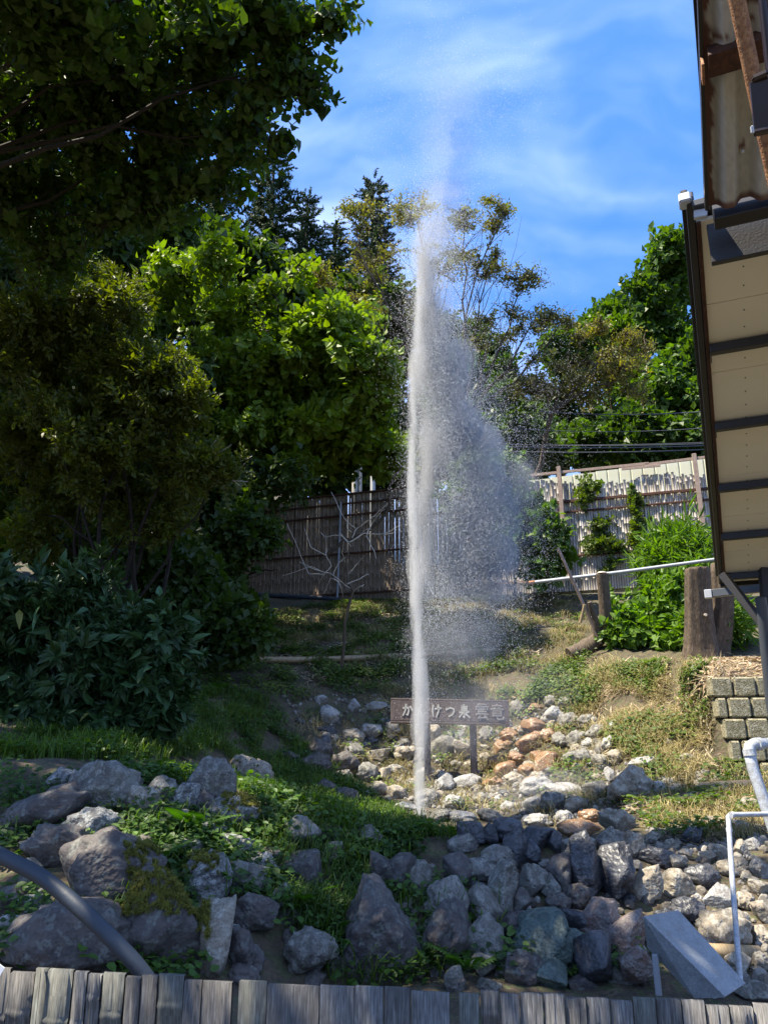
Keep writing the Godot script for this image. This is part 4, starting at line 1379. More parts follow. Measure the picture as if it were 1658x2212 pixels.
	var cob := [
		[710, 1545, 44, 36, "stone_pale", false, "blue-grey cobble at the top of the lined bank"], [692, 1512, 30, 22, "stone_pale", true, "white angular stone above the lined bank"], [766, 1525, 34, 32, "stone_pale", true, "blocky grey stone among dry grass above the sign's end"], [812, 1528, 44, 22, "stone_pale", false, ""], [798, 1577, 50, 30, "stone_pale", false, "large pale egg-shaped cobble beside the sign"], [845, 1582, 34, 34, "stone_tan", true, ""], [763, 1590, 40, 28, "stone_tan", false, ""], [765, 1625, 36, 36, "stone_grey", false, ""], [690, 1620, 44, 40, "stone_dark", false, ""], [744, 1652, 52, 46, "stone_dark", false, "dark rounded cobble where shade meets sun"], [680, 1655, 60, 44, "stone_dark", false, ""], [820, 1630, 56, 36, "stone_tan", true, ""], [790, 1670, 46, 44, "stone_grey", false, ""], [830, 1675, 30, 36, "stone_tan", true, ""], [870, 1628, 34, 28, "stone_tan", false, ""], [855, 1662, 40, 26, "stone_pale", true, ""],
		[855, 1715, 40, 28, "stone_tan", false, ""], [815, 1708, 36, 34, "stone_tan", false, ""], [700, 1705, 60, 40, "stone_dark", true, ""], [740, 1725, 60, 36, "stone_dark", false, ""], [630, 1640, 40, 34, "stone_dark", true, ""], [960, 1692, 36, 34, "stone_pale", false, ""], [1005, 1692, 52, 34, "stone_pale", false, "pale oval cobble at the foot of the sign post"], [1065, 1694, 40, 24, "stone_rust", false, ""], [1095, 1665, 44, 36, "stone_rust", false, ""], [1110, 1685, 40, 24, "stone_tan", false, ""], [1080, 1620, 38, 40, "stone_rust", true, "orange-stained stone beside the sign post"], [1160, 1570, 60, 26, "stone_rust", false, "upper of two long rust-red stones"], [1150, 1605, 60, 40, "stone_rust", false, "lower of two long rust-red stones"], [1100, 1590, 36, 30, "stone_rust", true, ""], [1120, 1640, 40, 34, "stone_rust", true, ""], [1140, 1665, 34, 26, "stone_rust", false, ""], [1095, 1615, 30, 24, "stone_rust", false, ""], [1160, 1635, 34, 28, "stone_rust", true, ""], [1130, 1575, 30, 22, "stone_rust", true, ""], [1185, 1590, 34, 28, "stone_rust", false, ""], [1150, 1690, 36, 24, "stone_rust", false, ""], [1070, 1650, 30, 26, "stone_rust", true, ""], [1180, 1650, 52, 52, "stone_rust", true, "ochre-coated slab where the spring water runs"],
		[1050, 1590, 34, 40, "stone_grey", true, ""], [960, 1620, 60, 60, "stone_grey", true, ""], [930, 1600, 60, 60, "stone_tan", true, ""], [1000, 1620, 40, 60, "stone_tan", true, ""], [1155, 1530, 34, 24, "stone_rust", true, ""], [1120, 1530, 34, 34, "stone_grey", true, ""], [1195, 1545, 36, 34, "stone_pale", false, ""], [1230, 1520, 44, 24, "stone_grey", false, ""], [1190, 1515, 30, 22, "stone_grey", false, ""], [1230, 1560, 40, 34, "stone_grey", false, ""], [1270, 1560, 36, 28, "stone_grey", false, ""], [1250, 1600, 44, 36, "stone_grey", false, ""], [1290, 1585, 40, 30, "stone_grey", false, ""], [1250, 1640, 60, 34, "stone_grey", false, ""], [1300, 1650, 44, 34, "stone_grey", false, ""], [1210, 1600, 40, 40, "stone_grey", true, ""], [1160, 1700, 60, 34, "stone_pale", false, ""], [1225, 1708, 66, 30, "stone_pale", false, "long pale cobble in the wet basin"], [1290, 1710, 50, 56, "stone_grey", true, ""], [1100, 1745, 30, 26, "stone_pale", false, ""], [1150, 1738, 34, 30, "stone_pale", false, ""], [1198, 1735, 52, 40, "stone_grey", false, ""], [1245, 1742, 40, 34, "stone_tan", false, ""], [1165, 1775, 50, 26, "stone_pale", false, ""], [1220, 1770, 36, 30, "stone_pale", false, ""], [920, 1730, 50, 40, "stone_grey", false, ""], [980, 1735, 40, 30, "stone_pale", false, ""], [1040, 1730, 40, 28, "stone_grey", false, ""], [1060, 1765, 50, 26, "stone_grey", false, ""], [1000, 1765, 50, 24, "stone_pale", false, ""], [950, 1765, 44, 24, "stone_grey", false, ""], [870, 1745, 60, 24, "stone_pale", true, ""], [1330, 1570, 30, 24, "stone_pale", false, ""], [1010, 1545, 50, 24, "stone_grey", true, ""],
	]
	for b in cob:
		stone(b[0], b[1], b[2] * 1.22, b[3] * 1.2, b[4], b[5], b[6] if b[6] != "" else {"stone_tan": "tan cobble lining the geyser basin", "stone_pale": "pale cobble lining the geyser basin", "stone_dark": "dark cobble on the shaded side of the basin", "stone_grey": "grey cobble lining the geyser basin", "stone_rust": "rust-stained cobble where spring water runs"}[b[4]], gb, r(-.3, .3), .2, "cobble")
	# smaller stones that fill the bed between them
	rng.seed = 6004
	var bed := PackedVector2Array(poly([640, 1560, 900, 1545, 1240, 1560, 1330, 1640, 1290, 1780, 1000, 1780, 860, 1750, 720, 1700]))
	var right := PackedVector2Array(poly([1450, 1790, 1658, 1780, 1658, 2130, 1500, 2100, 1400, 1900]))
	var wall := PackedVector2Array(poly([860, 1860, 1000, 1830, 1230, 1850, 1400, 1900, 1400, 2120, 860, 2110]))
	var slope := PackedVector2Array(poly([0, 1700, 560, 1700, 700, 1800, 860, 1860, 860, 2110, 0, 2110]))
	var right2 := PackedVector2Array(poly([1380, 1640, 1658, 1690, 1658, 1800, 1400, 1830]))
	var right3 := PackedVector2Array(poly([1230, 1530, 1420, 1600, 1470, 1700, 1380, 1790, 1300, 1740]))
	var foot := PackedVector2Array(poly([0, 2050, 860, 2070, 1400, 2085, 1400, 2150, 0, 2120]))
	var fills := [[foot, 26, 44, 84, ["stone_dark", "stone_grey", "stone_dark"], "stone lying at the foot of the slope just behind the front fence", gm, "rock"], [right2, 40, 22, 46, ["stone_tan", "stone_pale", "stone_wet"], "half-buried stone on the littered slope below the block wall", gs, "rock"], [right3, 36, 22, 46, ["stone_tan", "stone_grey", "stone_pale"], "stone bedded in weeds at the lit edge of the basin", gs, "rock"], [slope, 50, 40, 84, ["stone_dark", "stone_grey", "stone_lichen"], "smaller stone filling a gap between the shaded boulders", gm, "rock"], [bed, 150, 18, 36, ["stone_tan", "stone_grey", "stone_pale", "stone_wet"], "small cobble packed between larger ones in the basin", gb, "cobble"], [right, 34, 20, 40, ["stone_tan", "stone_tan", "stone_wet", "stone_pale"], "small stone packed between the sunlit stones", gs, "rock"], [wall, 38, 26, 50, ["stone_dark", "stone_wet", "stone_grey"], "small dark stone wedged in the shaded stone wall", gm, "rock"]]
	for f in fills:
		var n := 0
		while n < f[1]:
			var x := r(0, 1660)
			var y := r(1500, 2140)
			if inside(Vector2(x, y), f[0]):
				var w := r(f[2], f[3])
				stone(x, y, w, w * r(.6, .95), f[4][rng.randi() % f[4].size()], rng.randf() < .4, f[5], f[6], r(-.4, .4), .0, f[7])
				n += 1
	# moss cushions
	rng.seed = 6005
	var mm := [grass_tuft(561, 20, .6, .06, .5), grass_tuft(562, 20, .7, .05, .5)]
	# boulder it grows on, outline of the patch in the picture, how many shoots, what it is
	for c in [["big dark purple boulder capped with yellow-green moss", [240, 1880, 450, 1975], 620, "thick yellow-green moss over the top of the big dark boulder"], ["tan flank stone against the mossy dark boulder", [390, 1930, 450, 2030], 160, "moss running down beside the tan flank stone"], ["broad dark slab leaning behind the black hose", [270, 1820, 340, 1910], 160, "dark moss on the shoulder of the leaning slab"], ["oval grey boulder with a white lichen spot", [480, 1690, 560, 1760], 130, "moss cushion on the oval grey boulder"], ["tan boulder beside the upright oval one at the crest", [480, 1640, 560, 1690], 110, "moss on the tan crest boulder"], ["mossy grey boulder above the flat dark ledge", [380, 1840, 470, 1890], 130, "thin moss on the boulder above the flat ledge"]]:
		var o: MeshInstance3D = by_label[c[0]]
		var arr: Array = o.mesh.surface_get_arrays(0)
		var v: PackedVector3Array = o.transform * arr[Mesh.ARRAY_VERTEX]
		var idx: PackedInt32Array = arr[Mesh.ARRAY_INDEX] if arr[Mesh.ARRAY_INDEX] != null else PackedInt32Array(range(v.size()))
		var ok := []
		for i in range(0, idx.size(), 3):
			var m3 := (v[idx[i]] + v[idx[i + 1]] + v[idx[i + 2]]) / 3.0
			var nr := (v[idx[i + 1]] - v[idx[i]]).cross(v[idx[i + 2]] - v[idx[i]]).normalized()
			if nr.dot(m3 - o.position) < 0:
				nr = -nr
			var q := to_px(m3)
			if nr.y > .12 and q.x > c[1][0] and q.x < c[1][2] and q.y > c[1][1] and q.y < c[1][3]:
				ok.append([i, nr])
		if ok.is_empty():
			continue
		var t := thing("moss_cushion", c[3], "moss", v[idx[ok[0][0]]])
		var xs := [[], []]
		var cs := [[], []]
		for k in c[2]:
			var pick: Array = ok[rng.randi() % ok.size()]
			var a1 := rng.randf()
			var a2 := rng.randf()
			if a1 + a2 > 1.0:
				a1 = 1.0 - a1
				a2 = 1.0 - a2
			var i: int = pick[0]
			var p := v[idx[i]] + (v[idx[i + 1]] - v[idx[i]]) * a1 + (v[idx[i + 2]] - v[idx[i]]) * a2
			if nz.get_noise_3dv(p * 300.0) < -.12:
				continue
			var y: Vector3 = (pick[1] + Vector3.UP * .5 + unit() * .35).normalized()
			var x := y.cross(unit()).normalized()
			xs[k % 2].append(Transform3D(Basis(x, y, x.cross(y)).scaled(Vector3.ONE * r(.016, .034)), p - t.position - y * .004))
			cs[k % 2].append(Color(.1, .1, .01).lerp(Color(.19, .175, .02), rng.randf()))
		for k in 2:
			scatter(t, "moss_leaves", mm[k], M["moss"], xs[k], cs[k])


# ---------------------------------------------------------------- ground
func make_ground() -> void:
	var xs := []
	var zs := []
	var v := -9.0
	while v <= 9.0:
		xs.append(v)
		v += .11
	for e in [11, 14, 18, 25, 40, 70, 120, 200]:
		xs.append(float(e))
		xs.push_front(-float(e))
	v = 8.0
	while v > 1.0:
		zs.append(v)
		v -= 1.0
	v = 1.0
	while v > -16.5:
		zs.append(v)
		v -= .1 if v < -2 else .5
	for e in [17, 18, 19.5, 21.5, 24, 28, 33, 40, 50, 65, 90, 130, 198]:
		zs.append(-float(e))
	var st := new_st()
	st.set_smooth_group(0)
	var nx := xs.size()
	for j in zs.size():
		for i in nx:
			st.add_vertex(Vector3(xs[i], height(xs[i], zs[j]), zs[j]))
	for j in zs.size() - 1:
		for i in nx - 1:
			var a := j * nx + i
			for k in [a, a + nx, a + 1, a + 1, a + nx, a + nx + 1]:
				st.add_index(k)
	var g := build(st, "ground", M["soil"])
	g.set_meta("kind", "structure")
	g.set_meta("label", "earth slope that falls to the basin and rises to the fence")


# ---------------------------------------------------------------- the bamboo screen in front
func make_front_fence() -> void:
	rng.seed = 7001
	var a := EYE + dir_px(0, 2090) * 2.06
	var b := EYE + dir_px(1658, 2170) * 1.78
	var t := thing("bamboo_fence", "low weathered grey fence of flattened bamboo slats in front of the rocks", "fence", Vector3(a.x, 0, a.z))
	var along := Vector3(b.x - a.x, 0, b.z - a.z).normalized()
	var face := Vector3(-along.z, 0, along.x)
	if face.z < 0:
		face = -face
	var cuts := [-60, -30, 25, 77, 105, 160, 192, 222, 272, 306, 342, 400, 437, 503, -1, 517, 578, 690, 766, 829, 886, 971, -1, 989, 1034, 1036, 1077, 1121, 1171, 1218, 1264, 1315, 1364, 1414, 1469, 1521, 1572, 1624, 1690]
	for i in cuts.size() - 1:
		if cuts[i] < 0 and i > 0 and cuts[i] == -1 or cuts[i + 1] == -1:
			continue
		if cuts[i + 1] - cuts[i] < 5:
			continue
		var p := line_at(a, b, cuts[i])
		var q := line_at(a, b, cuts[i + 1])
		var w: float = (q - p).length() - .003
		var c: Vector3 = (p + q) * .5
		var st := new_st()
		st.set_smooth_group(0)
		var h0 := -.8
		var top := r(-.006, .006)
		var n := 6
		var node := r(-.28, -.04)
		var bulge := r(.004, .009)
		var lean := r(-.01, .01)
		var levels := [h0, node - .1, node - .012, node - .004, node + .004, node + .012, top]
		var u0 := r(0, 5)
		for l in levels.size():
			for s in n + 1:
				var f := float(s) / n * 2.0 - 1.0
				var z := bulge * (1.0 - f * f) + .004 * sin(f * 5.0 + u0)
				if l == 3:
					z += .005
				elif l == 4:
					z += .002
				st.set_uv(Vector2(u0 + (f * .5 + .5) * w * 4.5, levels[l] * 2.2 + u0))
				var droop: float = (.004 * absf(f) + r(-.002, .002)) if l == levels.size() - 1 else 0.0
				st.add_vertex(c - Vector3(a.x, 0, a.z) + along * (f * w * .5 + lean * levels[l]) + Vector3(0, levels[l] - droop, 0) + face * z)
		var m := n + 1
		for l in levels.size() - 1:
			for s in n:
				var k := l * m + s
				for e in [k, k + 1, k + m, k + 1, k + m + 1, k + m]:
					st.add_index(e)
		# back and top
		var base := levels.size() * m
		for l in [0, levels.size() - 1]:
			for s in n + 1:
				var f := float(s) / n * 2.0 - 1.0
				st.set_uv(Vector2(u0 + (f * .5 + .5) * w * 4.5, levels[l] * 2.2 + u0))
				st.add_vertex(c - Vector3(a.x, 0, a.z) + along * (f * w * .5 + lean * levels[l]) + Vector3(0, levels[l] - .002, 0) - face * .01)
		for s in n:
			var k1 := (levels.size() - 1) * m + s
			var k2 := base + m + s
			for e in [k1, k1 + 1, k2, k1 + 1, k2 + 1, k2]:
				st.add_index(e)
			var k3 := base + s
			for e in [k2, k2 + 1, k3, k2 + 1, k3 + 1, k3]:
				st.add_index(e)
		st.generate_normals()
		st.generate_tangents()
		put(st.commit(), "slat", M[["slat_a", "slat_b", "slat_c", "slat_a"][rng.randi() % 4]], t)
	for h in [-.16, -.6]:
		var st := new_st()
		var off := Vector3(-a.x, h, -a.z) - face * .035
		tube(st, [a + off - along * .1, b + off + along * .1], [.02], 8)
		build(st, "rail", M["bark_dark"], t)
	for f in [.25, .6, .95]:
		var st := new_st()
		var p: Vector3 = a.lerp(b, f) - Vector3(a.x, 0, a.z) - face * .09
		tube(st, [Vector3(p.x, .1, p.z), Vector3(p.x, a.y - .12, p.z)], [.03], 8)
		build(st, "post", M["bark_dark"], t)
	# white plate at the fence's end
	var st := new_st()
	var pc := at(-8, 2088, 1.93) + face * .03
	cbox(st, Transform3D(Basis(along, Vector3.UP, face).rotated(face, -.5), Vector3.ZERO), Vector3(.07, .055, .002), .0005)
	var pl := build(st, "plate", M["white_plate"], null, pc)
	tag(pl, "white plate fixed to the top of the grey bamboo fence", "plate")


func line_at(a: Vector3, b: Vector3, x: float) -> Vector3:
	# the point of the fence top whose picture column is x
	var lo := -.3
	var hi := 1.3
	for k in 30:
		var m := (lo + hi) * .5
		if to_px(a.lerp(b, m)).x < x:
			lo = m
		else:
			hi = m
	return a.lerp(b, lo)


# ---------------------------------------------------------------- the tall fence at the back
const FA := Vector3(-.53, 4.1, -15.2)
const FDIR := Vector3(.9455, 0, .3256)
const FN := Vector3(-.3256, 0, .9455)


func fence_hit(x: float, y: float) -> Vector3:
	var v := dir_px(x, y)
	return EYE + v * ((FA - EYE).dot(FN) / v.dot(FN))


func make_back_fence() -> void:
	rng.seed = 7002
	var t := thing("tall_bamboo_fence", "tall fence of upright bamboo canes along the top of the bank", "fence", FA)
	var canes := []
	for k in 5:
		var st := new_st()
		var pts := []
		var rad := []
		var y := 0.0
		while y < 2.28:
			pts.append(Vector3(0, y, 0))
			rad.append(.0235)
			var step := r(.2, .32)
			pts.append(Vector3(0, minf(y + step, 2.28), 0))
			rad.append(.0215)
			pts.append(Vector3(0, minf(y + step, 2.28) + .006, 0))
			rad.append(.0265)
			y += step + .012
		tube(st, pts, rad, 7)
		canes.append(done(st))
	var u := -2.6
	var i := 0
	while u < 7.1:
		var low := 0.0
		if u > 1.2:
			low = .2 + .07 * sin(u * 3.0) + r(-.04, .04)
			if u > 5.0:
				low += .08
		var b := Basis.from_euler(Vector3(r(-.006, .006), r(0, TAU), r(-.006, .006)))
		put(canes[i % 5], "cane", M["cane_%d" % (rng.randi() % 4) if u > 1.2 else ["cane_shade_brown", "cane_shade_brown_b"][i % 2]], t, Transform3D(b.scaled(Vector3(1, (2.25 - low) / 2.28, 1)), FDIR * u + FN * r(-.006, .006) + Vector3(0, -.02, 0)))
		u += r(.0425, .0455)
		i += 1
	for h in [[-2.6, 1.3, 2.05], [-2.6, 1.3, 1.8], [-2.6, 1.3, 1.0], [-2.6, 1.3, .18]]:
		var st := new_st()
		bar(st, FDIR * h[0] + FN * .04 + Vector3(0, h[2], 0), FDIR * h[1] + FN * .04 + Vector3(0, h[2], 0), .03, .035)
		build(st, "rail", M["rust_dark"], t)
	var cap := new_st()
	bar(cap, FDIR * -2.6 + FN * .01 + Vector3(0, 2.26, 0), FDIR * 1.3 + FN * .01 + Vector3(0, 2.26, 0), .08, .03)
	build(cap, "cap_rail", M["rust_dark"], t)
	for h in [[1.3, 7.1, 1.66, .05, "rust_dark"], [1.3, 7.1, 1.46, .03, "rust_dark"], [1.3, 7.1, .62, .03, "rust_dark"]]:
		var st := new_st()
		bar(st, FDIR * h[0] + FN * .045 + Vector3(0, h[2], 0), FDIR * h[1] + FN * .045 + Vector3(0, h[2], 0), .035, h[3])
		build(st, "rail", M[h[4]], t)
	for h in [[2.0, 3.5, .16], [2.15, 3.1, 1.5]]:
		var st := new_st()
		bar(st, FDIR * h[0] + FN * .09 + Vector3(0, h[2], 0), FDIR * h[1] + FN * .09 + Vector3(0, h[2] + .03, 0), .03, .05)
		build(st, "batten", M["post_wood"], t)
	for x in [[1207, 1015, .95], [1497, 988, .7]]:
		var p := fence_hit(x[0], x[1]) - FA
		var st := new_st()
		bar(st, p + FN * .11 + Vector3(.0, .03, 0), p + FN * .11 + Vector3(.02, -1.75, 0), .075, .075, .004, FN)
		build(st, "post", M["post_wood"], t)
	for x in [[1140, 1029, 1400, 1003], [1392, 1006, 1560, 985]]:
		var st := new_st()
		bar(st, fence_hit(x[0], x[1]) - FA + FN * .06, fence_hit(x[2], x[3]) - FA + FN * .06, .03, .05)
		build(st, "top_rail", M["post_wood"], t)
	var st2 := new_st()
	bar(st2, fence_hit(1342, 1016) - FA + FN * .085, fence_hit(1425, 1008) - FA + FN * .085, .02, .05)
	build(st2, "batten", M["post_wood"], t)
	# the metal siding behind the lit part
	var sd := thing("metal_siding", "pale yellow ribbed metal sheet standing behind the lit bamboo canes", "sheet", FA + FDIR * 2.2 - FN * .16)
	for k in 12:
		var st := new_st()
		var o := FDIR * (k * .42)
		var prof := [0.0, .02, .19, .21, .23, .40, .42]
		var dep := [0.0, .025, .025, 0.0, .025, .025, 0.0]
		flat(st)
		for s in 6:
			var p: Vector3 = o + FDIR * prof[s] + FN * dep[s]
			var q: Vector3 = o + FDIR * prof[s + 1] + FN * dep[s + 1]
			quad(st, p + Vector3(0, -.05, 0), p + Vector3(0, 2.16 + .015 * k, 0), q + Vector3(0, 2.16 + .015 * k, 0), q + Vector3(0, -.05, 0))
		build(st, "panel", M["siding"], sd)
	# thin red stake
	var st3 := new_st()
	tube(st3, bow(fence_hit(1383, 1150) + FN * .12, fence_hit(1393, 1228) + FN * .12, Vector3.ZERO, 2), [.02], 6)
	tag(build(st3, "stake", M["rust_dark"]), "thin rust-red stake with ivy against the lit fence", "stake")
	# upright grey pipe and black hose at the shaded end
	var st4 := new_st()
	tube(st4, [fence_hit(740, 1088) + FN * .1, fence_hit(733, 1296) + FN * .12], [.022], 8)
	var o := build(st4, "upright_pipe", M["pvc_dull"])
	tag(o, "slim grey pipe standing against the shaded bamboo fence", "pipe")
	var st5 := new_st()
	var hp := []
	for e in [[540, 1340], [600, 1328], [660, 1312], [710, 1302], [745, 1298]]:
		var g := fence_hit(e[0], e[1]) + FN * .3
		hp.append(Vector3(g.x, height(g.x, g.z) + .06, g.z))
	tube(st5, hp, [.045], 8)
	tag(build(st5, "drain_hose", M["hose"]), "thick black hose lying along the foot of the shaded fence", "hose")
	# utility poles behind the fence
	for e in [[766, 988, 13, "thick concrete utility pole behind the shaded fence", "pole_concrete"], [777, 992, 9, "slim concrete pole leaning beside the thick utility pole", "pole_concrete"], [805, 975, 11, "pale metal-clad pole behind the shaded fence", "flashing"]]:
		var p := at(e[0], 1060, 17.0)
		var g := on_ground(p.x, p.z)
		var st := new_st()
		var rad: float = e[2] * .5 * 17.0 / F
		tube(st, [g, g + Vector3(0, 6.2, 0)], [rad * 1.08, rad * .92], 12)
		tag(build(st, "utility_pole", M[e[4]]), e[3], "pole")
	# cables over the fence on the right
	var ci := 0
	for e in [[1385, 884, 1512, 884, 17.0], [1090, 944, 1512, 956, 16.0], [1100, 950, 1512, 960, 16.0], [1060, 946, 1512, 953, 16.2], [1120, 962, 1512, 968, 16.0], [1330, 921, 1512, 920, 16.5]]:
		var st := new_st()
		var p := at(e[0] - 220, e[1] + 4, e[4])
		var q := at(e[2] + 60, e[3], e[4] - .6)
		tube(st, bow(p, q, Vector3(0, -.1, 0), 10), [.008 if ci % 2 else .012], 5)
		tag(build(st, "cable", M["wire"]), "overhead cable strung above the lit bamboo fence", "cable", "overhead cables")
		ci += 1


# ---------------------------------------------------------------- the sign
func make_sign() -> void:
	rng.seed = 7003
	var z := 9.0
	var tl := at(844, 1512, z)
	var tr := at(1097, 1517, z)
	var w := (tr - tl).length()
	var h := .235
	var ax := (tr - tl).normalized()
	var nrm := Vector3(0, .12, 1).normalized()
	var ay := nrm.cross(ax).normalized()
	nrm = ax.cross(ay)
	var c := (tl + tr) * .5 - ay * h * .5
	var foot := on_ground(c.x + .25, c.z - .05)
	var t := thing("wooden_sign", "dark wooden signboard with white carved characters on two posts", "sign", foot)
	var st := new_st()
	cbox(st, Transform3D(Basis(ax, ay, nrm), c - foot), Vector3(w, h, .05), .006)
	build(st, "board", M["sign_wood"], t)
	st = new_st()
	cbox(st, Transform3D(Basis(ax, ay, nrm), c - foot + ay * (h * .5 + .012) - nrm * .012), Vector3(w + .01, .022, .075), .004)
	build(st, "cap", M["sign_wood"], t)
	st = new_st()
	cbox(st, Transform3D(Basis(ax, ay, nrm), c - foot - ay * (h * .5 + .012) - nrm * .01), Vector3(w + .004, .022, .07), .004)
	build(st, "lower_rail", M["sign_wood"], t)
	for x in [922, 1021]:
		var p := at(x, 1540, z) - nrm * .065
		var g := on_ground(p.x, p.z)
		st = new_st()
		bar(st, g - foot - Vector3(0, .15, 0), p - foot, .075, .075, .005, Vector3.BACK)
		build(st, "post", M["sign_wood"], t)
	var glyphs := [
		[.095, .19, [[.1, .68, .55, .72, .6, .5, .5, .15, .38, .2], [.35, .95, .28, .5, .1, .12], [.72, .8, .92, .5]]],
		[.217, .297, [[.5, .95, .3, .5, .12, .1, .3, .42, .45, .42, .5, .15, .62, .08, .9, .35]]],
		[.342, .426, [[.18, .92, .12, .5, .2, .1], [.38, .66, .95, .7], [.7, .95, .72, .5, .5, .05]]],
		[.464, .54, [[.05, .62, .5, .75, .88, .68, .92, .45, .7, .22, .35, .12]]],
		[.57, .67, [[.5, 1, .4, .9], [.3, .86, .72, .86, .72, .56, .3, .56, .3, .86], [.3, .71, .72, .71], [.5, .55, .5, .05, .4, .1], [.12, .42, .4, .42, .1, .08], [.88, .5, .6, .38], [.55, .4, .95, .05]]],
		[.715, .825, [[.2, .97, .8, .97], [.5, .97, .5, .62], [.08, .65, .08, .83, .92, .83, .92, .65], [.25, .74, .4, .74], [.25, .64, .4, .64], [.6, .74, .75, .74], [.6, .64, .75, .64], [.2, .5, .8, .5], [.06, .34, .94, .34], [.45, .33, .22, .08, .85, .12], [.7, .25, .92, .02]]],
		[.842, .955, [[.5, 1, .5, .9], [.15, .88, .85, .88], [.3, .83, .37, .7], [.7, .83, .62, .7], [.06, .68, .94, .68], [.2, .55, .8, .55, .8, .25, .2, .25, .2, .55], [.2, .4, .8, .4], [.5, .6, .5, .1, .6, .02, .95, .04, .97, .18]]],
	]
	for gi in glyphs.size():
		var g: Array = glyphs[gi]
		var cw: float = (g[1] - g[0]) * w
		var chh := .15 if gi < 5 else .175
		var o: Vector3 = c - foot - ax * w * .5 + ax * g[0] * w - ay * (chh * .5 - .002) + nrm * .027
		var mark: MeshInstance3D
		for pass_ in ([0] if gi < 5 else [0, 1]):
			st = new_st()
			flat(st)
			var hw: float = ([.011, .0085] if gi < 5 else [.0105, .0016])[pass_]
			for line in g[2]:
				for k in range(0, line.size() - 2, 2):
					var p: Vector3 = o + ax * line[k] * cw + ay * line[k + 1] * chh
					var q: Vector3 = o + ax * line[k + 2] * cw + ay * line[k + 3] * chh
					var d := (q - p).normalized()
					var s := nrm.cross(d) * hw * (1.0 if k == 0 else .85)
					p -= d * hw * .6
					q += d * hw * .6
					var up: Vector3 = nrm * (.004 + .0006 * (k / 2 % 3) + .003 * pass_)
					quad(st, p - s + up, p + s + up, q + s * .8 + up, q - s * .8 + up)
					quad(st, p - s, p - s + up, q - s * .8 + up, q - s * .8)
					quad(st, p + s + up, p + s, q + s * .8, q + s * .8 + up)
			if pass_ == 0:
				mark = build(st, "character", M["sign_paint"], t)
			else:
				build(st, "character_core", M["sign_brown"], mark)


# ---------------------------------------------------------------- stumps, logs, pipes
func flute(st: SurfaceTool, spec: Array, depth: float, o: Vector3, ph: float) -> void:
	# a trunk with ribs that run down to the roots
	var k := depth / F
	var rings := []
	var sides := 40
	var n := FastNoiseLite.new()
	n.seed = int(ph * 10.0)
	n.frequency = 2.0
	n.fractal_octaves = 3
	for i in spec.size() - 1:
		for s in 3:
			var f := s / 3.0
			var c: Vector3 = at(lerpf(spec[i][0], spec[i + 1][0], f), lerpf(spec[i][1], spec[i + 1][1], f), depth) - o
			var rad: float = lerpf(spec[i][2], spec[i + 1][2], f) * k
			var ring := []
			var low := 1.0 - float(i) / spec.size()
			for q in sides:
				var a := TAU * q / sides
				var m := 1.0 + .09 * low * sin(5.0 * a + ph) + .05 * sin(9.0 * a + ph * 2.0) + .07 * n.get_noise_3d(cos(a) * 2.0, c.y * 2.5, sin(a) * 2.0) + .03 * n.get_noise_3d(cos(a) * 9.0, c.y * 4.0, sin(a) * 9.0)
				ring.append(c + Vector3(cos(a) * rad * m, 0, sin(a) * rad * m))
			rings.append(ring)
	st.set_smooth_group(0)
	for i in rings.size() - 1:
		for q in sides:
			var q2 := (q + 1) % sides
			quad(st, rings[i][q], rings[i + 1][q], rings[i + 1][q2], rings[i][q2])
	var last: Array = rings[rings.size() - 1]
	var mid := Vector3.ZERO
	for p in last:
		mid += p / float(sides)
	for q in sides:
		tri(st, mid, last[(q + 1) % sides], last[q])


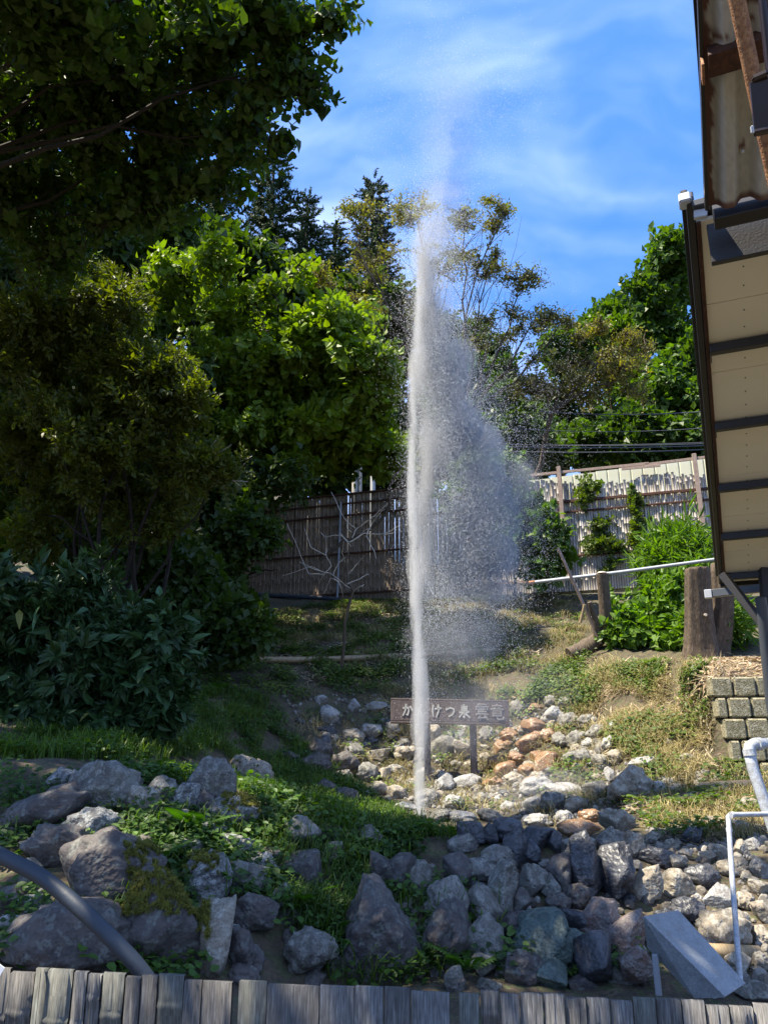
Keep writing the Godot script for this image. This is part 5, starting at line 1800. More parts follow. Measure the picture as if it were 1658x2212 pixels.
func make_small_things() -> void:
	rng.seed = 7004
	# bent stump
	var b := ground_at(1262, 1412)
	var q := to_px(b).z
	var t := thing("bent_stump", "bent bare tree stump curving up to carry the long grey pipe", "stump", b)
	var st := new_st()
	var pts := []
	for e in [[1228, 1415, .3], [1262, 1400, .1], [1292, 1378, 0.0], [1306, 1340, 0.0], [1304, 1290, 0.0], [1299, 1238, 0.0]]:
		pts.append(at(e[0], e[1], q - e[2] * .3) - b)
	var curve := []
	var thick := []
	var rr0 := [.1, .115, .1, .084, .078, .08]
	for i in 5:
		for f in 5:
			curve.append(pts[i].cubic_interpolate(pts[i + 1], pts[maxi(i - 1, 0)], pts[mini(i + 2, 5)], f / 5.0))
			thick.append(lerpf(rr0[i], rr0[i + 1], f / 5.0))
	curve.append(pts[5])
	thick.append(.08)
	tube(st, curve, thick, 14, true, .05)
	build(st, "trunk", M["bark"], t)
	st = new_st()
	limb(st, at(1290, 1370, q - .06) - b, at(1272, 1300, q - .1) - b, .06, .03, .1, 6, 8)
	build(st, "branch_stub", M["bark"], t)
	st = new_st()
	tube(st, [pts[5] + Vector3(0, .0, 0), pts[5] + Vector3(0, .02, 0)], [.066, .055], 10)
	build(st, "cut_end", M["twig_pale"], t)
	# upright double stump
	var b2 := ground_at(1512, 1428)
	var q2 := to_px(b2).z
	t = thing("double_stump", "upright sawn double stump under the roof corner", "stump", b2)
	st = new_st()
	var k := q2 / F
	flute(st, [[1514, 1440, 46], [1513, 1420, 40], [1512, 1395, 35], [1510, 1360, 31], [1508, 1320, 29], [1506, 1280, 27], [1505, 1240, 26], [1505, 1222, 25]], q2, b2, 1.7)
	build(st, "trunk", M["bark"], t)
	st = new_st()
	flute(st, [[1534, 1438, 34], [1545, 1400, 28], [1553, 1360, 25], [1558, 1310, 23], [1558, 1260, 22], [1556, 1195, 20]], q2 + .12, b2, 4.2)
	build(st, "side_trunk", M["bark"], t)
	st = new_st()
	for e in [[1522, 1328]]:
		var p := at(e[0], e[1], q2 - 30 * k) - b2
		tube(st, [p, p + Vector3(-.01, 0, .04)], [.02, .016], 7)
	build(st, "knot", M["twig_pale"], t)
	# long grey pipe lying on the bent stump
	var pa := at(1146, 1258, q + .45)
	var pb := at(1560, 1206, q - .55)
	t = thing("long_pipe", "long grey plastic pipe resting on the bent stump with a red tip", "pipe", pa)
	st = new_st()
	tube(st, [Vector3.ZERO, (pb - pa) * .5 + Vector3(0, -.01, 0), pb - pa], [.024], 10)
	build(st, "tube", M["pvc_dull"], t)
	st = new_st()
	var d := (pb - pa).normalized()
	tube(st, [d * -.03, d * .06], [.027], 10)
	build(st, "tip", M["rust"], t)
	# leaning stick
	st = new_st()
	tube(st, [at(1204, 1183, q + .1), at(1248, 1280, q), at(1296, 1390, q - .12)], [.02, .022, .024], 7)
	tag(build(st, "leaning_stick", M["post_wood"]), "thin reddish stick leaning on the bent stump", "stick")
	st = new_st()
	tube(st, [at(1262, 1305, q - .2), at(1252, 1345, q - .2)], [.022, .02], 7)
	tag(build(st, "short_stake", M["pole_bamboo"]), "short bamboo stake beside the bent stump", "stake")
	# edging poles
	for e in [["bamboo edging pole across the shaded bank under the bare shrub", [560, 1424, 700, 1424, 870, 1416], .045, "pole_bamboo"], ["bamboo edging pole running behind the jet", [850, 1420, 960, 1410, 1075, 1404], .04, "pole_bamboo"], ["log edging between the bent stump and the double stump", [1300, 1364, 1390, 1359, 1490, 1348], .06, "bark"], ["log edging behind the double stump under the roof corner", [1530, 1345, 1600, 1335, 1660, 1328], .06, "bark"], ["short fallen log below the block wall", [1515, 1712, 1560, 1710, 1625, 1708], .06, "pole_bamboo"], ["rough timber edging behind the metal box", [1440, 2052, 1540, 2062, 1640, 2068], .03, "pole_bamboo"]]:
		st = new_st()
		pts = []
		var n: int = e[1].size() / 2
		for i in n:
			var g := ground_at(e[1][2 * i], e[1][2 * i + 1] + 6)
			pts.append(g + Vector3(0, e[2] * .8, 0))
		var fine := []
		for i in n - 1:
			for s in 4:
				fine.append(pts[i].lerp(pts[i + 1], s / 4.0))
		fine.append(pts[n - 1])
		tube(st, fine, [e[2]], 9, true, .05)
		tag(build(st, "edging_pole", M[e[3]]), e[0], "pole")
	# bare pale shrub
	var bs := ground_at(735, 1450)
	var bq := to_px(bs).z + .0
	t = thing("bare_shrub", "leafless shrub with pale sunlit twigs in front of the shaded fence", "shrub", bs)
	st = new_st()
	pts = []
	for e in [[736, 1452], [742, 1400], [745, 1345], [755, 1300], [762, 1275], [752, 1258], [748, 1210], [757, 1175], [765, 1140]]:
		pts.append(at(e[0], e[1], bq) - bs)
	tube(st, pts, [.026, .022, .02, .022, .02, .017, .014, .012, .01], 7, true, .08)
	build(st, "stem", M["twig"], t)
	for e in [[[762, 1275], [735, 1258], [715, 1248], [700, 1282]], [[735, 1258], [712, 1235], [697, 1238], [670, 1222], [612, 1243]], [[697, 1238], [665, 1240], [645, 1180], [622, 1128]], [[765, 1140], [745, 1120], [718, 1065]], [[755, 1175], [735, 1155], [700, 1160], [692, 1150]], [[757, 1170], [790, 1150], [830, 1155], [868, 1130]], [[757, 1160], [770, 1140], [800, 1120], [835, 1086]], [[790, 1152], [805, 1130], [822, 1105]], [[748, 1215], [740, 1195], [745, 1170]], [[750, 1240], [775, 1215], [790, 1200]], [[752, 1258], [775, 1248], [797, 1240]], [[715, 1225], [700, 1240], [690, 1262]], [[720, 1240], [735, 1215], [745, 1205]], [[700, 1200], [672, 1180], [660, 1140]], [[715, 1225], [705, 1205], [708, 1180], [700, 1150]], [[790, 1160], [805, 1190], [815, 1205]], [[718, 1250], [735, 1265], [742, 1290]], [[758, 1150], [752, 1140], [750, 1120]], [[765, 1165], [790, 1142], [800, 1140]], [[700, 1238], [672, 1228], [650, 1215]], [[762, 1275], [778, 1268], [786, 1262]], [[735, 1155], [760, 1178]], [[830, 1155], [850, 1150]], [[800, 1120], [812, 1115]]]:
		st = new_st()
		pts = []
		for p in e:
			pts.append(at(p[0] + r(-3, 3), p[1] + r(-3, 3), bq + r(-.12, .12)) - bs)
		var fine := []
		for i in pts.size() - 1:
			for s in 3:
				fine.append(pts[i].lerp(pts[i + 1], s / 3.0) + unit() * .008)
		fine.append(pts[pts.size() - 1])
		var rr := []
		for i in fine.size():
			rr.append(lerpf(.009, .003, float(i) / fine.size()))
		tube(st, fine, rr, 5, true, .1)
		build(st, "twig", M["twig_pale"], t)
	# bare branch across the shaded fence
	st = new_st()
	var bp := []
	for e in [[690, 1210], [740, 1170], [790, 1150], [825, 1120], [842, 1090], [838, 1058], [850, 1030], [880, 990]]:
		bp.append(at(e[0], e[1], 13.6))
	tube(st, bp, [.035, .033, .03, .028, .026, .022, .018, .012], 7, true, .06)
	tag(build(st, "bare_branch", M["bark"]), "bare grey branch hanging across the shaded bamboo fence", "branch")
	# black hose in front
	st = new_st()
	pts = []
	for e in [[-90, 1795, 2.45], [0, 1846, 2.38], [90, 1893, 2.32], [170, 1958, 2.25], [240, 2025, 2.2], [300, 2090, 2.17], [345, 2160, 2.16], [380, 2260, 2.18]]:
		pts.append(at(e[0], e[1], e[2]))
	var fine2 := []
	for i in pts.size() - 1:
		for s in 6:
			var p0: Vector3 = pts[maxi(i - 1, 0)]
			var p3: Vector3 = pts[mini(i + 2, pts.size() - 1)]
			fine2.append(pts[i].cubic_interpolate(pts[i + 1], p0, p3, s / 6.0))
	tube(st, fine2, [.0225], 16)
	tag(build(st, "black_hose", M["hose"]), "thick black hose curving down over the stones behind the front fence", "hose")
	# block wall
	rng.seed = 7005
	var o := on_ground(3.1, -7.22)
	o.y = 1.18
	t = thing("block_wall", "mossy retaining wall of five courses of concrete blocks", "wall", o)
	var yaw := Basis(Vector3.UP, -.12)
	for row in 5:
		for col in 7:
			var w := .2
			var off := .06 * row * -.5 + (.0 if row % 2 == 0 else -.1)
			var x: float = col * w + .1 + off
			var bw := w - .012
			if col == 0 and row % 2 == 1:
				x += .05
				bw = .09
			st = new_st()
			cbox(st, Transform3D(yaw, yaw * Vector3(x, row * .186 + .09, -.02 * row) + Vector3(r(-.004, .004), r(-.003, .003), r(-.008, .008))), Vector3(bw, .172, .16), .014)
			build(st, "block", M["concrete"], t)
	st = new_st()
	cbox(st, Transform3D(yaw, yaw * Vector3(.68, .43, -.12)), Vector3(1.45, .84, .1), .01)
	build(st, "backing", M["concrete"], t)
	# grey pipes on the right
	t = thing("white_pipe", "thick pale grey pipe with an elbow slanting down the lit slope", "pipe", at(1620, 1610, 3.5))
	var o2 := t.position
	st = new_st()
	tube(st, [at(1720, 1602, 3.6) - o2, at(1640, 1606, 3.52) - o2, at(1626, 1607, 3.5) - o2, at(1618, 1612, 3.49) - o2, at(1616, 1622, 3.48) - o2, at(1625, 1660, 3.45) - o2, at(1672, 1800, 3.35) - o2], [.0255], 12)
	build(st, "tube", M["pvc"], t)
	for e in [[1640, 1606, 3.52, 1630, 1607, 3.5], [1616, 1618, 3.48, 1619, 1632, 3.47]]:
		st = new_st()
		tube(st, [at(e[0], e[1], e[2]) - o2, at(e[3], e[4], e[5]) - o2], [.029], 12)
		build(st, "socket", M["pvc"], t)
	t = thing("thin_pipe", "thin pale grey pipe standing in the stones beside the metal box", "pipe", at(1570, 1760, 3.25))
	o2 = t.position
	st = new_st()
	tube(st, [at(1660, 1758, 3.33) - o2, at(1585, 1759, 3.26) - o2, at(1575, 1760, 3.25) - o2, at(1571, 1764, 3.25) - o2, at(1572, 1772, 3.24) - o2, at(1580, 1900, 3.05) - o2, at(1598, 2130, 2.8) - o2], [.0105], 10)
	build(st, "tube", M["pvc"], t)
	for e in [[1573, 1788, 1574, 1796], [1583, 1759, 1577, 1760]]:
		st = new_st()
		tube(st, [at(e[0], e[1], 3.23) - o2, at(e[2], e[3], 3.225) - o2], [.013], 10)
		build(st, "socket", M["pvc"], t)
	# metal box
	var zb := 2.72
	var f0 := at(1386, 1981, zb)
	t = thing("metal_box", "tilted grey-blue metal box with a pale lid on thin legs", "box", f0)
	# lid corners, then the side below it
	var c0 := at(1389, 1978, zb)
	var c1 := at(1464, 1965, zb + .12)
	var c2 := at(1609, 2123, zb - .06)
	var c3 := at(1564, 2152, zb - .18)
	var dn := (c1 - c0).cross(c3 - c0).normalized()
	if dn.y > 0:
		dn = -dn
	var dep := .1
	st = new_st()
	flat(st)
	quad(st, c0 - f0, c1 - f0, c2 - f0, c3 - f0)
	var up := -dn * .003
	quad(st, c0 - f0 + dn * .008, c0 - f0, c3 - f0, c3 - f0 + dn * .008)
	quad(st, c3 - f0 + dn * .008, c3 - f0, c2 - f0, c2 - f0 + dn * .008)
	quad(st, c1 - f0 + dn * .008, c2 - f0 + dn * .008, c2 - f0, c1 - f0)
	quad(st, c0 - f0, c0 - f0 + dn * .008, c1 - f0 + dn * .008, c1 - f0)
	build(st, "lid", M["box_top"], t)
	st = new_st()
	flat(st)
	var ins := .004
	var e0: Vector3 = c0.lerp(c2, ins) - f0 + dn * .006
	var e1: Vector3 = c1.lerp(c3, ins) - f0 + dn * .006
	var e2: Vector3 = c2.lerp(c0, ins) - f0 + dn * .006
	var e3: Vector3 = c3.lerp(c1, ins) - f0 + dn * .006
	var g0 := at(1397, 2046, zb + .03) - f0
	var g3 := at(1499, 2156, zb - .12) - f0
	var g1: Vector3 = g0 + (e1 - e0)
	var g2: Vector3 = g3 + (e2 - e3)
	quad(st, e0, e3, g3, g0)
	quad(st, e1, g1, g2, e2)
	quad(st, e3, e2, g2, g3)
	quad(st, e0, g0, g1, e1)
	quad(st, g0, g3, g2, g1)
	var case_ := build(st, "case", M["box_side"], t)
	for e in [[1413, 2060, 1422, 2150, zb - .02], [1540, 2120, 1545, 2180, zb + .1]]:
		st = new_st()
		bar(st, at(e[0], e[1], e[4]) - f0, at(e[2], e[3], e[4] - .02) - f0, .022, .012)
		build(st, "leg", M["pvc_dull"], t)
	st = new_st()
	for e in [.08, .35, .65, .92]:
		var p: Vector3 = e0.lerp(e3, e) + (g0 - e0) * .12
		var s := (e3 - e0).cross(g0 - e0).normalized()
		if s.z < 0:
			s = -s
		tube(st, [p, p + s * .004], [.005], 8)
	build(st, "screw", M["grey_screw"], case_)


# ---------------------------------------------------------------- roofs on the right
func make_roofs() -> void:
	rng.seed = 7006
	var hp := Vector3(.921, 0, .389)
	var v0 := at(1500, 480, 3.05)
	var v1 := at(1560, 1258, 5.57)
	var dn := (v1 - v0).normalized()
	var nrm := hp.cross(dn).normalized()
	if nrm.y < 0:
		nrm = -nrm
	var len := (v1 - v0).length()
	var t := thing("lower_roof", "cream-lined lower roof with dark verge and steel purlins seen from below", "roof", v0)
	# lining boards: each board a panel with its screws
	var nb := 7
	for k in nb:
		var a := dn * (len * k / nb + .002)
		var b := dn * (len * (k + 1) / nb - .002)
		var st := new_st()
		var c := (a + b) * .5 + hp * .8 + nrm * .012
		cbox(st, Transform3D(Basis(hp, nrm, hp.cross(nrm)), c), Vector3(1.6, .02, (b - a).length()), .001)
		var pnl := build(st, "panel", M["cream_panel"], t)
		st = new_st()
		for s in 3:
			for q in 4:
				var p := a.lerp(b, .15 + .23 * q) + hp * (.17 + .42 * s) + nrm * .002
				tube(st, [p, p - nrm * .003], [.0035], 6)
		build(st, "screw", M["grey_screw"], pnl)
	# verge
	var st := new_st()
	bar(st, nrm * .03 - hp * .012 - dn * .1, dn * (len + .02) + nrm * .03 - hp * .012, .03, .07, .004, nrm)
	build(st, "verge_board", M["fascia"], t)
	st = new_st()
	bar(st, nrm * -.006 + hp * .012, dn * (len + .01) + nrm * -.006 + hp * .012, .016, .02, .003, nrm)
	build(st, "verge_trim", M["rust_dark"], t)
	st = new_st()
	bar(st, nrm * .075 - hp * .03 - dn * .1, dn * (len + .03) + nrm * .075 - hp * .03, .025, .02, .004, nrm)
	build(st, "verge_cap", M["fascia"], t)
	st = new_st()
	bar(st, dn * (len + .02) - hp * .02 + nrm * .0, dn * (len + .02) + hp * 1.6 + nrm * .0, .03, .05, .003, nrm)
	build(st, "eave_trim", M["fascia"], t)
	st = new_st()
	cbox(st, Transform3D(Basis(hp, nrm, hp.cross(nrm)), dn * len * .5 + hp * .8 + nrm * .05), Vector3(1.65, .04, len + .1), .004)
	build(st, "roof_sheet", M["fascia"], t)
	# purlins
	for e in [[1530, 748], [1541, 915], [1549, 1048], [1555, 1153], [1556, 1240]]:
		var s: Vector3 = plane_hit(e[0], e[1], v0, nrm)
		st = new_st()
		bar(st, s - v0 - nrm * .024, s - v0 + hp * 1.4 - nrm * .024, .045, .045, .004)
		var p := build(st, "purlin", M["steel_dark"], t)
		st = new_st()
		bar(st, s - v0 - nrm * .03 + dn * .024 + hp * .004, s - v0 - nrm * .03 + dn * .075 + hp * .004, .004, .02, .001)
		build(st, "clip", M["steel_dark"], p)
	# ridge end: cap, flashing and board
	st = new_st()
	var rc := at(1478, 434, 3.0)
	cbox(st, Transform3D(Basis(hp, nrm, hp.cross(nrm)), rc - v0), Vector3(.045, .05, .05), .006)
	build(st, "ridge_cap", M["flashing"], t)
	st = new_st()
	bar(st, at(1495, 447, 2.99) - v0, at(1530, 438, 2.96) - v0, .05, .03, .004)
	build(st, "ridge_flashing", M["pvc_dark"], t)
	st = new_st()
	bar(st, at(1497, 465, 2.98) - v0, at(1526, 460, 2.96) - v0, .02, .035, .003)
	build(st, "ridge_flashing", M["flashing"], t)
	st = new_st()
	bar(st, at(1530, 530, 2.98) - v0, at(1535, 528, 2.98) - v0 + hp * 1.2, .03, .17, .003)
	build(st, "ridge_board", M["steel_dark"], t)
	# frame that carries the low end
	t = thing("roof_frame", "dark steel brace and posts carrying the low end of the cream-lined roof", "frame", at(1648, 1240, 5.3))
	var o := t.position
	st = new_st()
	bar(st, at(1559, 1240, 5.3) - o, at(1690, 1402, 4.9) - o, .05, .05)
	build(st, "brace", M["steel_dark"], t)
	st = new_st()
	bar(st, at(1648, 1225, 5.35) - o, at(1672, 1560, 5.0) - o, .06, .06, .004, Vector3.BACK)
	build(st, "post", M["steel_dark"], t)
	st = new_st()
	bar(st, at(1526, 1283, 5.6) - o, at(1660, 1268, 5.3) - o, .05, .055)
	build(st, "beam", M["pvc_dark"], t)
	st = new_st()
	cbox(st, Transform3D(Basis(hp, Vector3.UP, hp.cross(Vector3.UP)), at(1528, 1283, 5.58) - o), Vector3(.05, .06, .06), .003)
	build(st, "lit_end", M["flashing"], t)  # pale end: the lit face of the beam put into its colour
	var st2 := new_st()
	tube(st2, [at(1641, 1290, 5.0), at(1645, 1320, 5.0), at(1652, 1400, 4.98), at(1664, 1520, 4.95), at(1690, 1660, 4.9)], [.034], 12)
	tag(build(st2, "downpipe", M["pvc_dark"]), "dark grey downpipe under the roof corner", "pipe")

	# the near corrugated roof
	var e0 := at(1526, 446, 2.85)
	var dir := (at(1600, 2600, 1.0) - EYE).normalized()
	var hh := hp
	var un := hh.cross(dir).normalized()
	if un.y < 0:
		un = -un
	t = thing("corrugated_roof", "old corrugated metal roof with rusted edge seen from underneath", "roof", e0)
	var pitch := .112
	var nu := 160
	var nv := 90
	var width := .9
	var back := 1.5
	st = new_st()
	st.set_smooth_group(0)
	var edge := FastNoiseLite.new()
	edge.seed = 5
	edge.frequency = 2.2
	edge.fractal_octaves = 4
	for j in nv + 1:
		for i in nu + 1:
			var u := width * i / nu
			var w := -back * j / nv
			var ph := fposmod(u / pitch + .35, 1.0)
			var tri_ := absf(ph - .5) * 2.0
			var z := .046 * sm((tri_ - .2) / .6)
			var p := hh * u + dir * w - un * z
			var n1 := edge.get_noise_2d(u * 5.0, w * 5.0)
			var n2 := edge.get_noise_2d(u * 22.0 + 9.0, w * 22.0)
			var rusty := clampf((.028 + .02 * n1 + .012 * n2 - u) * 200.0, 0, 1)
			rusty = maxf(rusty, clampf((.012 + .01 * n1 + w + .02) * 60.0, 0, 1))
			# round the nail hole and where water ran on the far sheet
			for hole in [[.115, -.2, .016], [.1, -.72, .02], [.13, -.78, .025], [.115, -.66, .018]]:
				var dd := Vector2(u - hole[0], (w - hole[1]) * .75).length() * (1.0 + .5 * n2)
				rusty = maxf(rusty, clampf((hole[2] - dd) * 160.0, 0, 1))
			if w < -.58:
				rusty = maxf(rusty, clampf((n1 + .15 * n2 - .12) * 8.0, 0, 1))
			var c := Color(.5, .48, .45).lerp(Color(.12, .036, .02), rusty * .95)
			c = c * (.9 + .2 * n2)
			st.set_color(c)
			st.add_vertex(p)
	for j in nv:
		for i in nu:
			var a := j * (nu + 1) + i
			for k in [a, a + 1, a + nu + 1, a + 1, a + nu + 2, a + nu + 1]:
				st.add_index(k)
	build(st, "sheet", M["sheet_paint"], t)
	st = new_st()
	cbox(st, Transform3D(Basis(hh, un, hh.cross(un)), hh * width * .5 - dir * back * .5 + un * .03), Vector3(width + .04, .01, back + .02), .002)
	build(st, "upper_skin", M["fascia"], t)
	st = new_st()
	bar(st, hh * -.003 + un * .0, hh * -.003 - dir * back, .012, .06, .002, un)
	build(st, "verge", M["fascia"], t)
	st = new_st()
	bar(st, hh * .02 + un * .0 + dir * .05, hh * width + dir * .05, .05, .1, .003, un)
	build(st, "eave_board", M["fascia"], t)
	# steel angle under the sheet
	var an := -dir * .56 - un * .05
	st = new_st()
	bar(st, an + hh * .012, an + hh * width, .006, .07, .001, un)
	bar(st, an + hh * .012 - un * .034 + dir * .033, an + hh * width - un * .034 + dir * .033, .07, .006, .001, un)
	build(st, "angle_purlin", M["rust_dark"], t)
	st = new_st()
	bar(st, an + hh * -.004 - un * .0 + dir * .02, an + hh * -.004 + dir * .085, .008, .07, .001, un)
	build(st, "end_cleat", M["rust"], t)
	st = new_st()
	for hole in [[.115, -.2], [.1, -.72]]:
		var p: Vector3 = hh * hole[0] + dir * hole[1] - un * .036
		tube(st, [p, p - un * .012], [.004], 7)
	build(st, "nail", M["flashing"], t)
	# rusty pole with its sheet clip
	var p0 := at(1578, -60, 2.0)
	t = thing("rusty_pole", "rust-orange steel pole crossing in front of the corrugated roof", "pole", p0)
	st = new_st()
	tube(st, [Vector3.ZERO, at(1625, 170, 2.05) - p0, at(1690, 470, 2.12) - p0], [.0205], 14)
	build(st, "tube", M["rust"], t)
	st = new_st()
	var cx := (at(1650, 160, 2.0) - at(1625, 165, 2.0)).normalized()
	bar(st, at(1640, 172, 1.98) - p0, at(1650, 286, 1.99) - p0, .05, .006, .002)
	bar(st, at(1622, 176, 1.99) - p0, at(1660, 160, 1.97) - p0, .03, .02, .006)
	bar(st, at(1626, 288, 2.0) - p0, at(1670, 278, 1.98) - p0, .02, .012, .003)
	build(st, "clip_sheet", M["brown_sheet"], t)
	st = new_st()
	bar(st, at(1622, 272, 1.98) - p0, at(1624, 288, 1.98) - p0, .008, .008, .002)
	build(st, "bolt", M["flashing"], t)
	st = new_st()
	tube(st, [at(1642, -40, 2.1), at(1664, 180, 2.12)], [.012], 10)
	tag(build(st, "brown_conduit", M["brown_sheet"]), "dark brown conduit beside the rusty pole", "pipe")


func plane_hit(x: float, y: float, o: Vector3, n: Vector3) -> Vector3:
	var v := dir_px(x, y)
	return EYE + v * ((o - EYE).dot(n) / v.dot(n))


# ---------------------------------------------------------------- the geyser
func spray_mesh(seed_: int, n: int, rad: float, sides := 0) -> ArrayMesh:
	# n droplets inside a unit ball, each a small octahedron
	rng.seed = seed_
	var st := new_st()
	for i in n:
		var c := unit() * pow(rng.randf(), .45)
		var q := rad * r(.6, 1.4)
		var b := Basis.from_euler(Vector3(r(0, TAU), r(0, TAU), r(0, TAU)))
		st.set_smooth_group(i)
		var v := [b.x * q, b.y * q, b.z * q]
		for e in 8:
			var s := [1.0 if e & 1 else -1.0, 1.0 if e & 2 else -1.0, 1.0 if e & 4 else -1.0]
			var p1: Vector3 = c + v[0] * s[0]
			var p2: Vector3 = c + v[1] * s[1]
			var p3: Vector3 = c + v[2] * s[2]
			if s[0] * s[1] * s[2] > 0:
				tri(st, p1, p3, p2)
			else:
				tri(st, p1, p2, p3)
	return done(st)


func veil_mesh(seed_: int) -> ArrayMesh:
	# some hundred minute droplets with a soft edge, each a tetrahedron
	rng.seed = seed_
	var st := new_st()
	for i in 520:
		var c := Vector3(rng.randfn(), rng.randfn(), rng.randfn()) * .45
		var q := .0032 * r(.6, 1.4)
		var b := Basis.from_euler(Vector3(r(0, TAU), r(0, TAU), r(0, TAU)))
		st.set_smooth_group(i)
		var v := [c + b * Vector3(q, q, q), c + b * Vector3(-q, -q, q), c + b * Vector3(-q, q, -q), c + b * Vector3(q, -q, -q)]
		tri(st, v[0], v[1], v[2])
		tri(st, v[0], v[3], v[1])
		tri(st, v[0], v[2], v[3])
		tri(st, v[1], v[3], v[2])
	return done(st)


var VEIL := [[955, 450, 40, 60, 14], [970, 330, 60, 80, 12], [985, 200, 80, 90, 8], [1120, 1000, 60, 120, 16], [1020, 1350, 100, 70, 10], [940, 650, 30, 90, 16]]


func path_x(a: Array, y: float) -> Array:
	for i in a.size() - 1:
		if y >= a[i + 1][0]:
			var t: float = (y - a[i][0]) / (a[i + 1][0] - a[i][0])
			return [lerpf(a[i][1], a[i + 1][1], t), lerpf(a[i][2], a[i + 1][2], t)]
	return [a[a.size() - 1][1], a[a.size() - 1][2]]


func make_geyser() -> void:
	rng.seed = 8001
	var z := 6.85
	var base := at(906, 1786, z)
	base.y = height(base.x, base.z)
	var t := thing("geyser", "tall white jet of spring water falling back as bright spray and mist", "geyser", base)
	# vent stones hold the nozzle
	var st := new_st()
	tube(st, [Vector3(0, -.1, 0), Vector3(0, .04, 0)], [.05, .045], 12)
	build(st, "nozzle", M["pvc_dark"], t)
	var k := z / F
	var fine := [spray_mesh(811, 240, .0085), spray_mesh(812, 240, .008), spray_mesh(813, 240, .009)]
	var coarse := [spray_mesh(821, 12, .015), spray_mesh(822, 12, .016)]
	# the rising jet: y, x, half width
	var jet := [[1800, 907, 7], [1720, 905, 12], [1600, 905, 17], [1500, 904, 17], [1420, 903, 13], [1300, 896, 13], [1150, 888, 14], [1000, 887, 15], [900, 891, 16], [800, 898, 15], [700, 903, 14], [620, 908, 15], [540, 918, 20], [470, 930, 28]]
	var xs := [[], [], []]
	var cs := [[], [], []]
	rng.seed = 8002
	for i in 900:
		var y := lerpf(1800, 470, pow(rng.randf(), .85))
		var pw := path_x(jet, y)
		var p := at(pw[0] + absf(rng.randfn()) * pw[1] * 1.1 - pw[1] * .5, y, z + rng.randfn() * pw[1] * .5 * k) - base
		var s := r(.06, .13)
		var w := i % 3
		var ub := Basis.from_euler(Vector3(r(-.2, .2), r(0, TAU), r(-.2, .2))).scaled(Vector3(s * .4, s * 2.0, s * .4))
		xs[w].append(Transform3D(ub, p))
		cs[w].append(Color.WHITE)
	for w in 3:
		scatter(t, "jet", fine[w], M["drop"], xs[w], cs[w])
	# the falling curtain
	xs = [[], [], []]
	cs = [[], [], []]
	rng.seed = 8003
	for e in SPRAY:
		for i in int(e[4] * .105):
			var x: float = e[0] + rng.randfn() * e[2]
			var y: float = e[1] + rng.randfn() * e[3]
			if y > 1400 and rng.randf() < .6:
				continue
			var p := at(x, y, z + .15 + rng.randfn() * .22) - base
			var s := r(.14, .32)
			var w := i % 3
			xs[w].append(Transform3D(Basis.from_euler(Vector3(r(-.3, .3), r(0, TAU), r(-.3, .3))).scaled(Vector3(s * .8, s * 1.5, s * .8)), p))
			cs[w].append(Color.WHITE)
	for w in 3:
		var sc := []
		scatter(t, "spray", fine[w], M["drop"], xs[w], cs[w])
	# the finest droplets, a veil that drifts off downwind
	var veil := [veil_mesh(831), veil_mesh(832), veil_mesh(833)]
	xs = [[], [], []]
	cs = [[], [], []]
	rng.seed = 8006
	for e in VEIL:
		for i in int(e[4]):
			var p := at(e[0] + rng.randfn() * e[2], e[1] + rng.randfn() * e[3], z + .2 + rng.randfn() * .3) - base
			var s := r(.22, .5)
			xs[i % 3].append(Transform3D(Basis.from_euler(Vector3(r(-.4, .4), r(0, TAU), r(-.4, .4))).scaled(Vector3(s * .8, s * 1.5, s * .8)), p))
			cs[i % 3].append(Color.WHITE)
	for w in 3:
		scatter(t, "veil", veil[w], M["drop"], xs[w], cs[w])
	# separate drops that catch the sun
	xs = [[], []]
	cs = [[], []]
	rng.seed = 8004
	for e in DROPS:
		for i in int(e[4]):
			var x: float = e[0] + rng.randfn() * e[2]
			var y: float = e[1] + rng.randfn() * e[3]
			if y > 1760:
				continue
			var p := at(x, y, z + rng.randfn() * .35) - base
			var s := r(.1, .17)
			xs[i % 2].append(Transform3D(Basis.from_euler(Vector3(r(0, TAU), r(0, TAU), r(0, TAU))).scaled(Vector3.ONE * s), p))
			cs[i % 2].append(Color.WHITE)
	for w in 2:
		scatter(t, "drops", coarse[w], M["drop"], xs[w], cs[w])
	# steam and mist that drift off
	rng.seed = 8005
	for e in mist_puffs() + jet_mist():
		var f := FogVolume.new()
		f.shape = RenderingServer.FOG_VOLUME_SHAPE_ELLIPSOID
		var zz: float = z + .2
		f.size = Vector3(e[2] * 2 * zz / F, e[3] * 2 * zz / F, (e[2] + e[3]) * .8 * zz / F)
		var fm := FogMaterial.new()
		fm.density = e[4]
		fm.albedo = Color(.98, .99, 1.0)
		f.material = fm
		f.name = "mist"
		t.add_child(f, true)
		f.position = at(e[0], e[1], zz) - base
		f.rotation.z = e[5]


var SPRAY := [[930, 560, 20, 70, 330], [950, 680, 30, 90, 520], [960, 820, 34, 100, 560], [985, 800, 30, 110, 420], [1010, 950, 32, 110, 620], [1040, 1080, 36, 110, 800], [1060, 1200, 38, 80, 560], [970, 1120, 26, 110, 420], [960, 1270, 32, 60, 300], [940, 950, 26, 160, 420], [915, 1150, 16, 200, 420], [1030, 1270, 60, 40, 260], [960, 480, 34, 40, 160], [920, 1380, 20, 60, 90], [908, 1772, 12, 10, 160], [912, 1755, 22, 14, 60], [1150, 900, 40, 70, 60], [1150, 1100, 30, 80, 90]]
var DROPS := [[1010, 1000, 60, 160, 200], [1050, 1150, 45, 100, 300], [960, 700, 45, 120, 70], [980, 1350, 80, 80, 60], [1050, 1550, 100, 110, 50], [930, 1200, 30, 200, 60]]
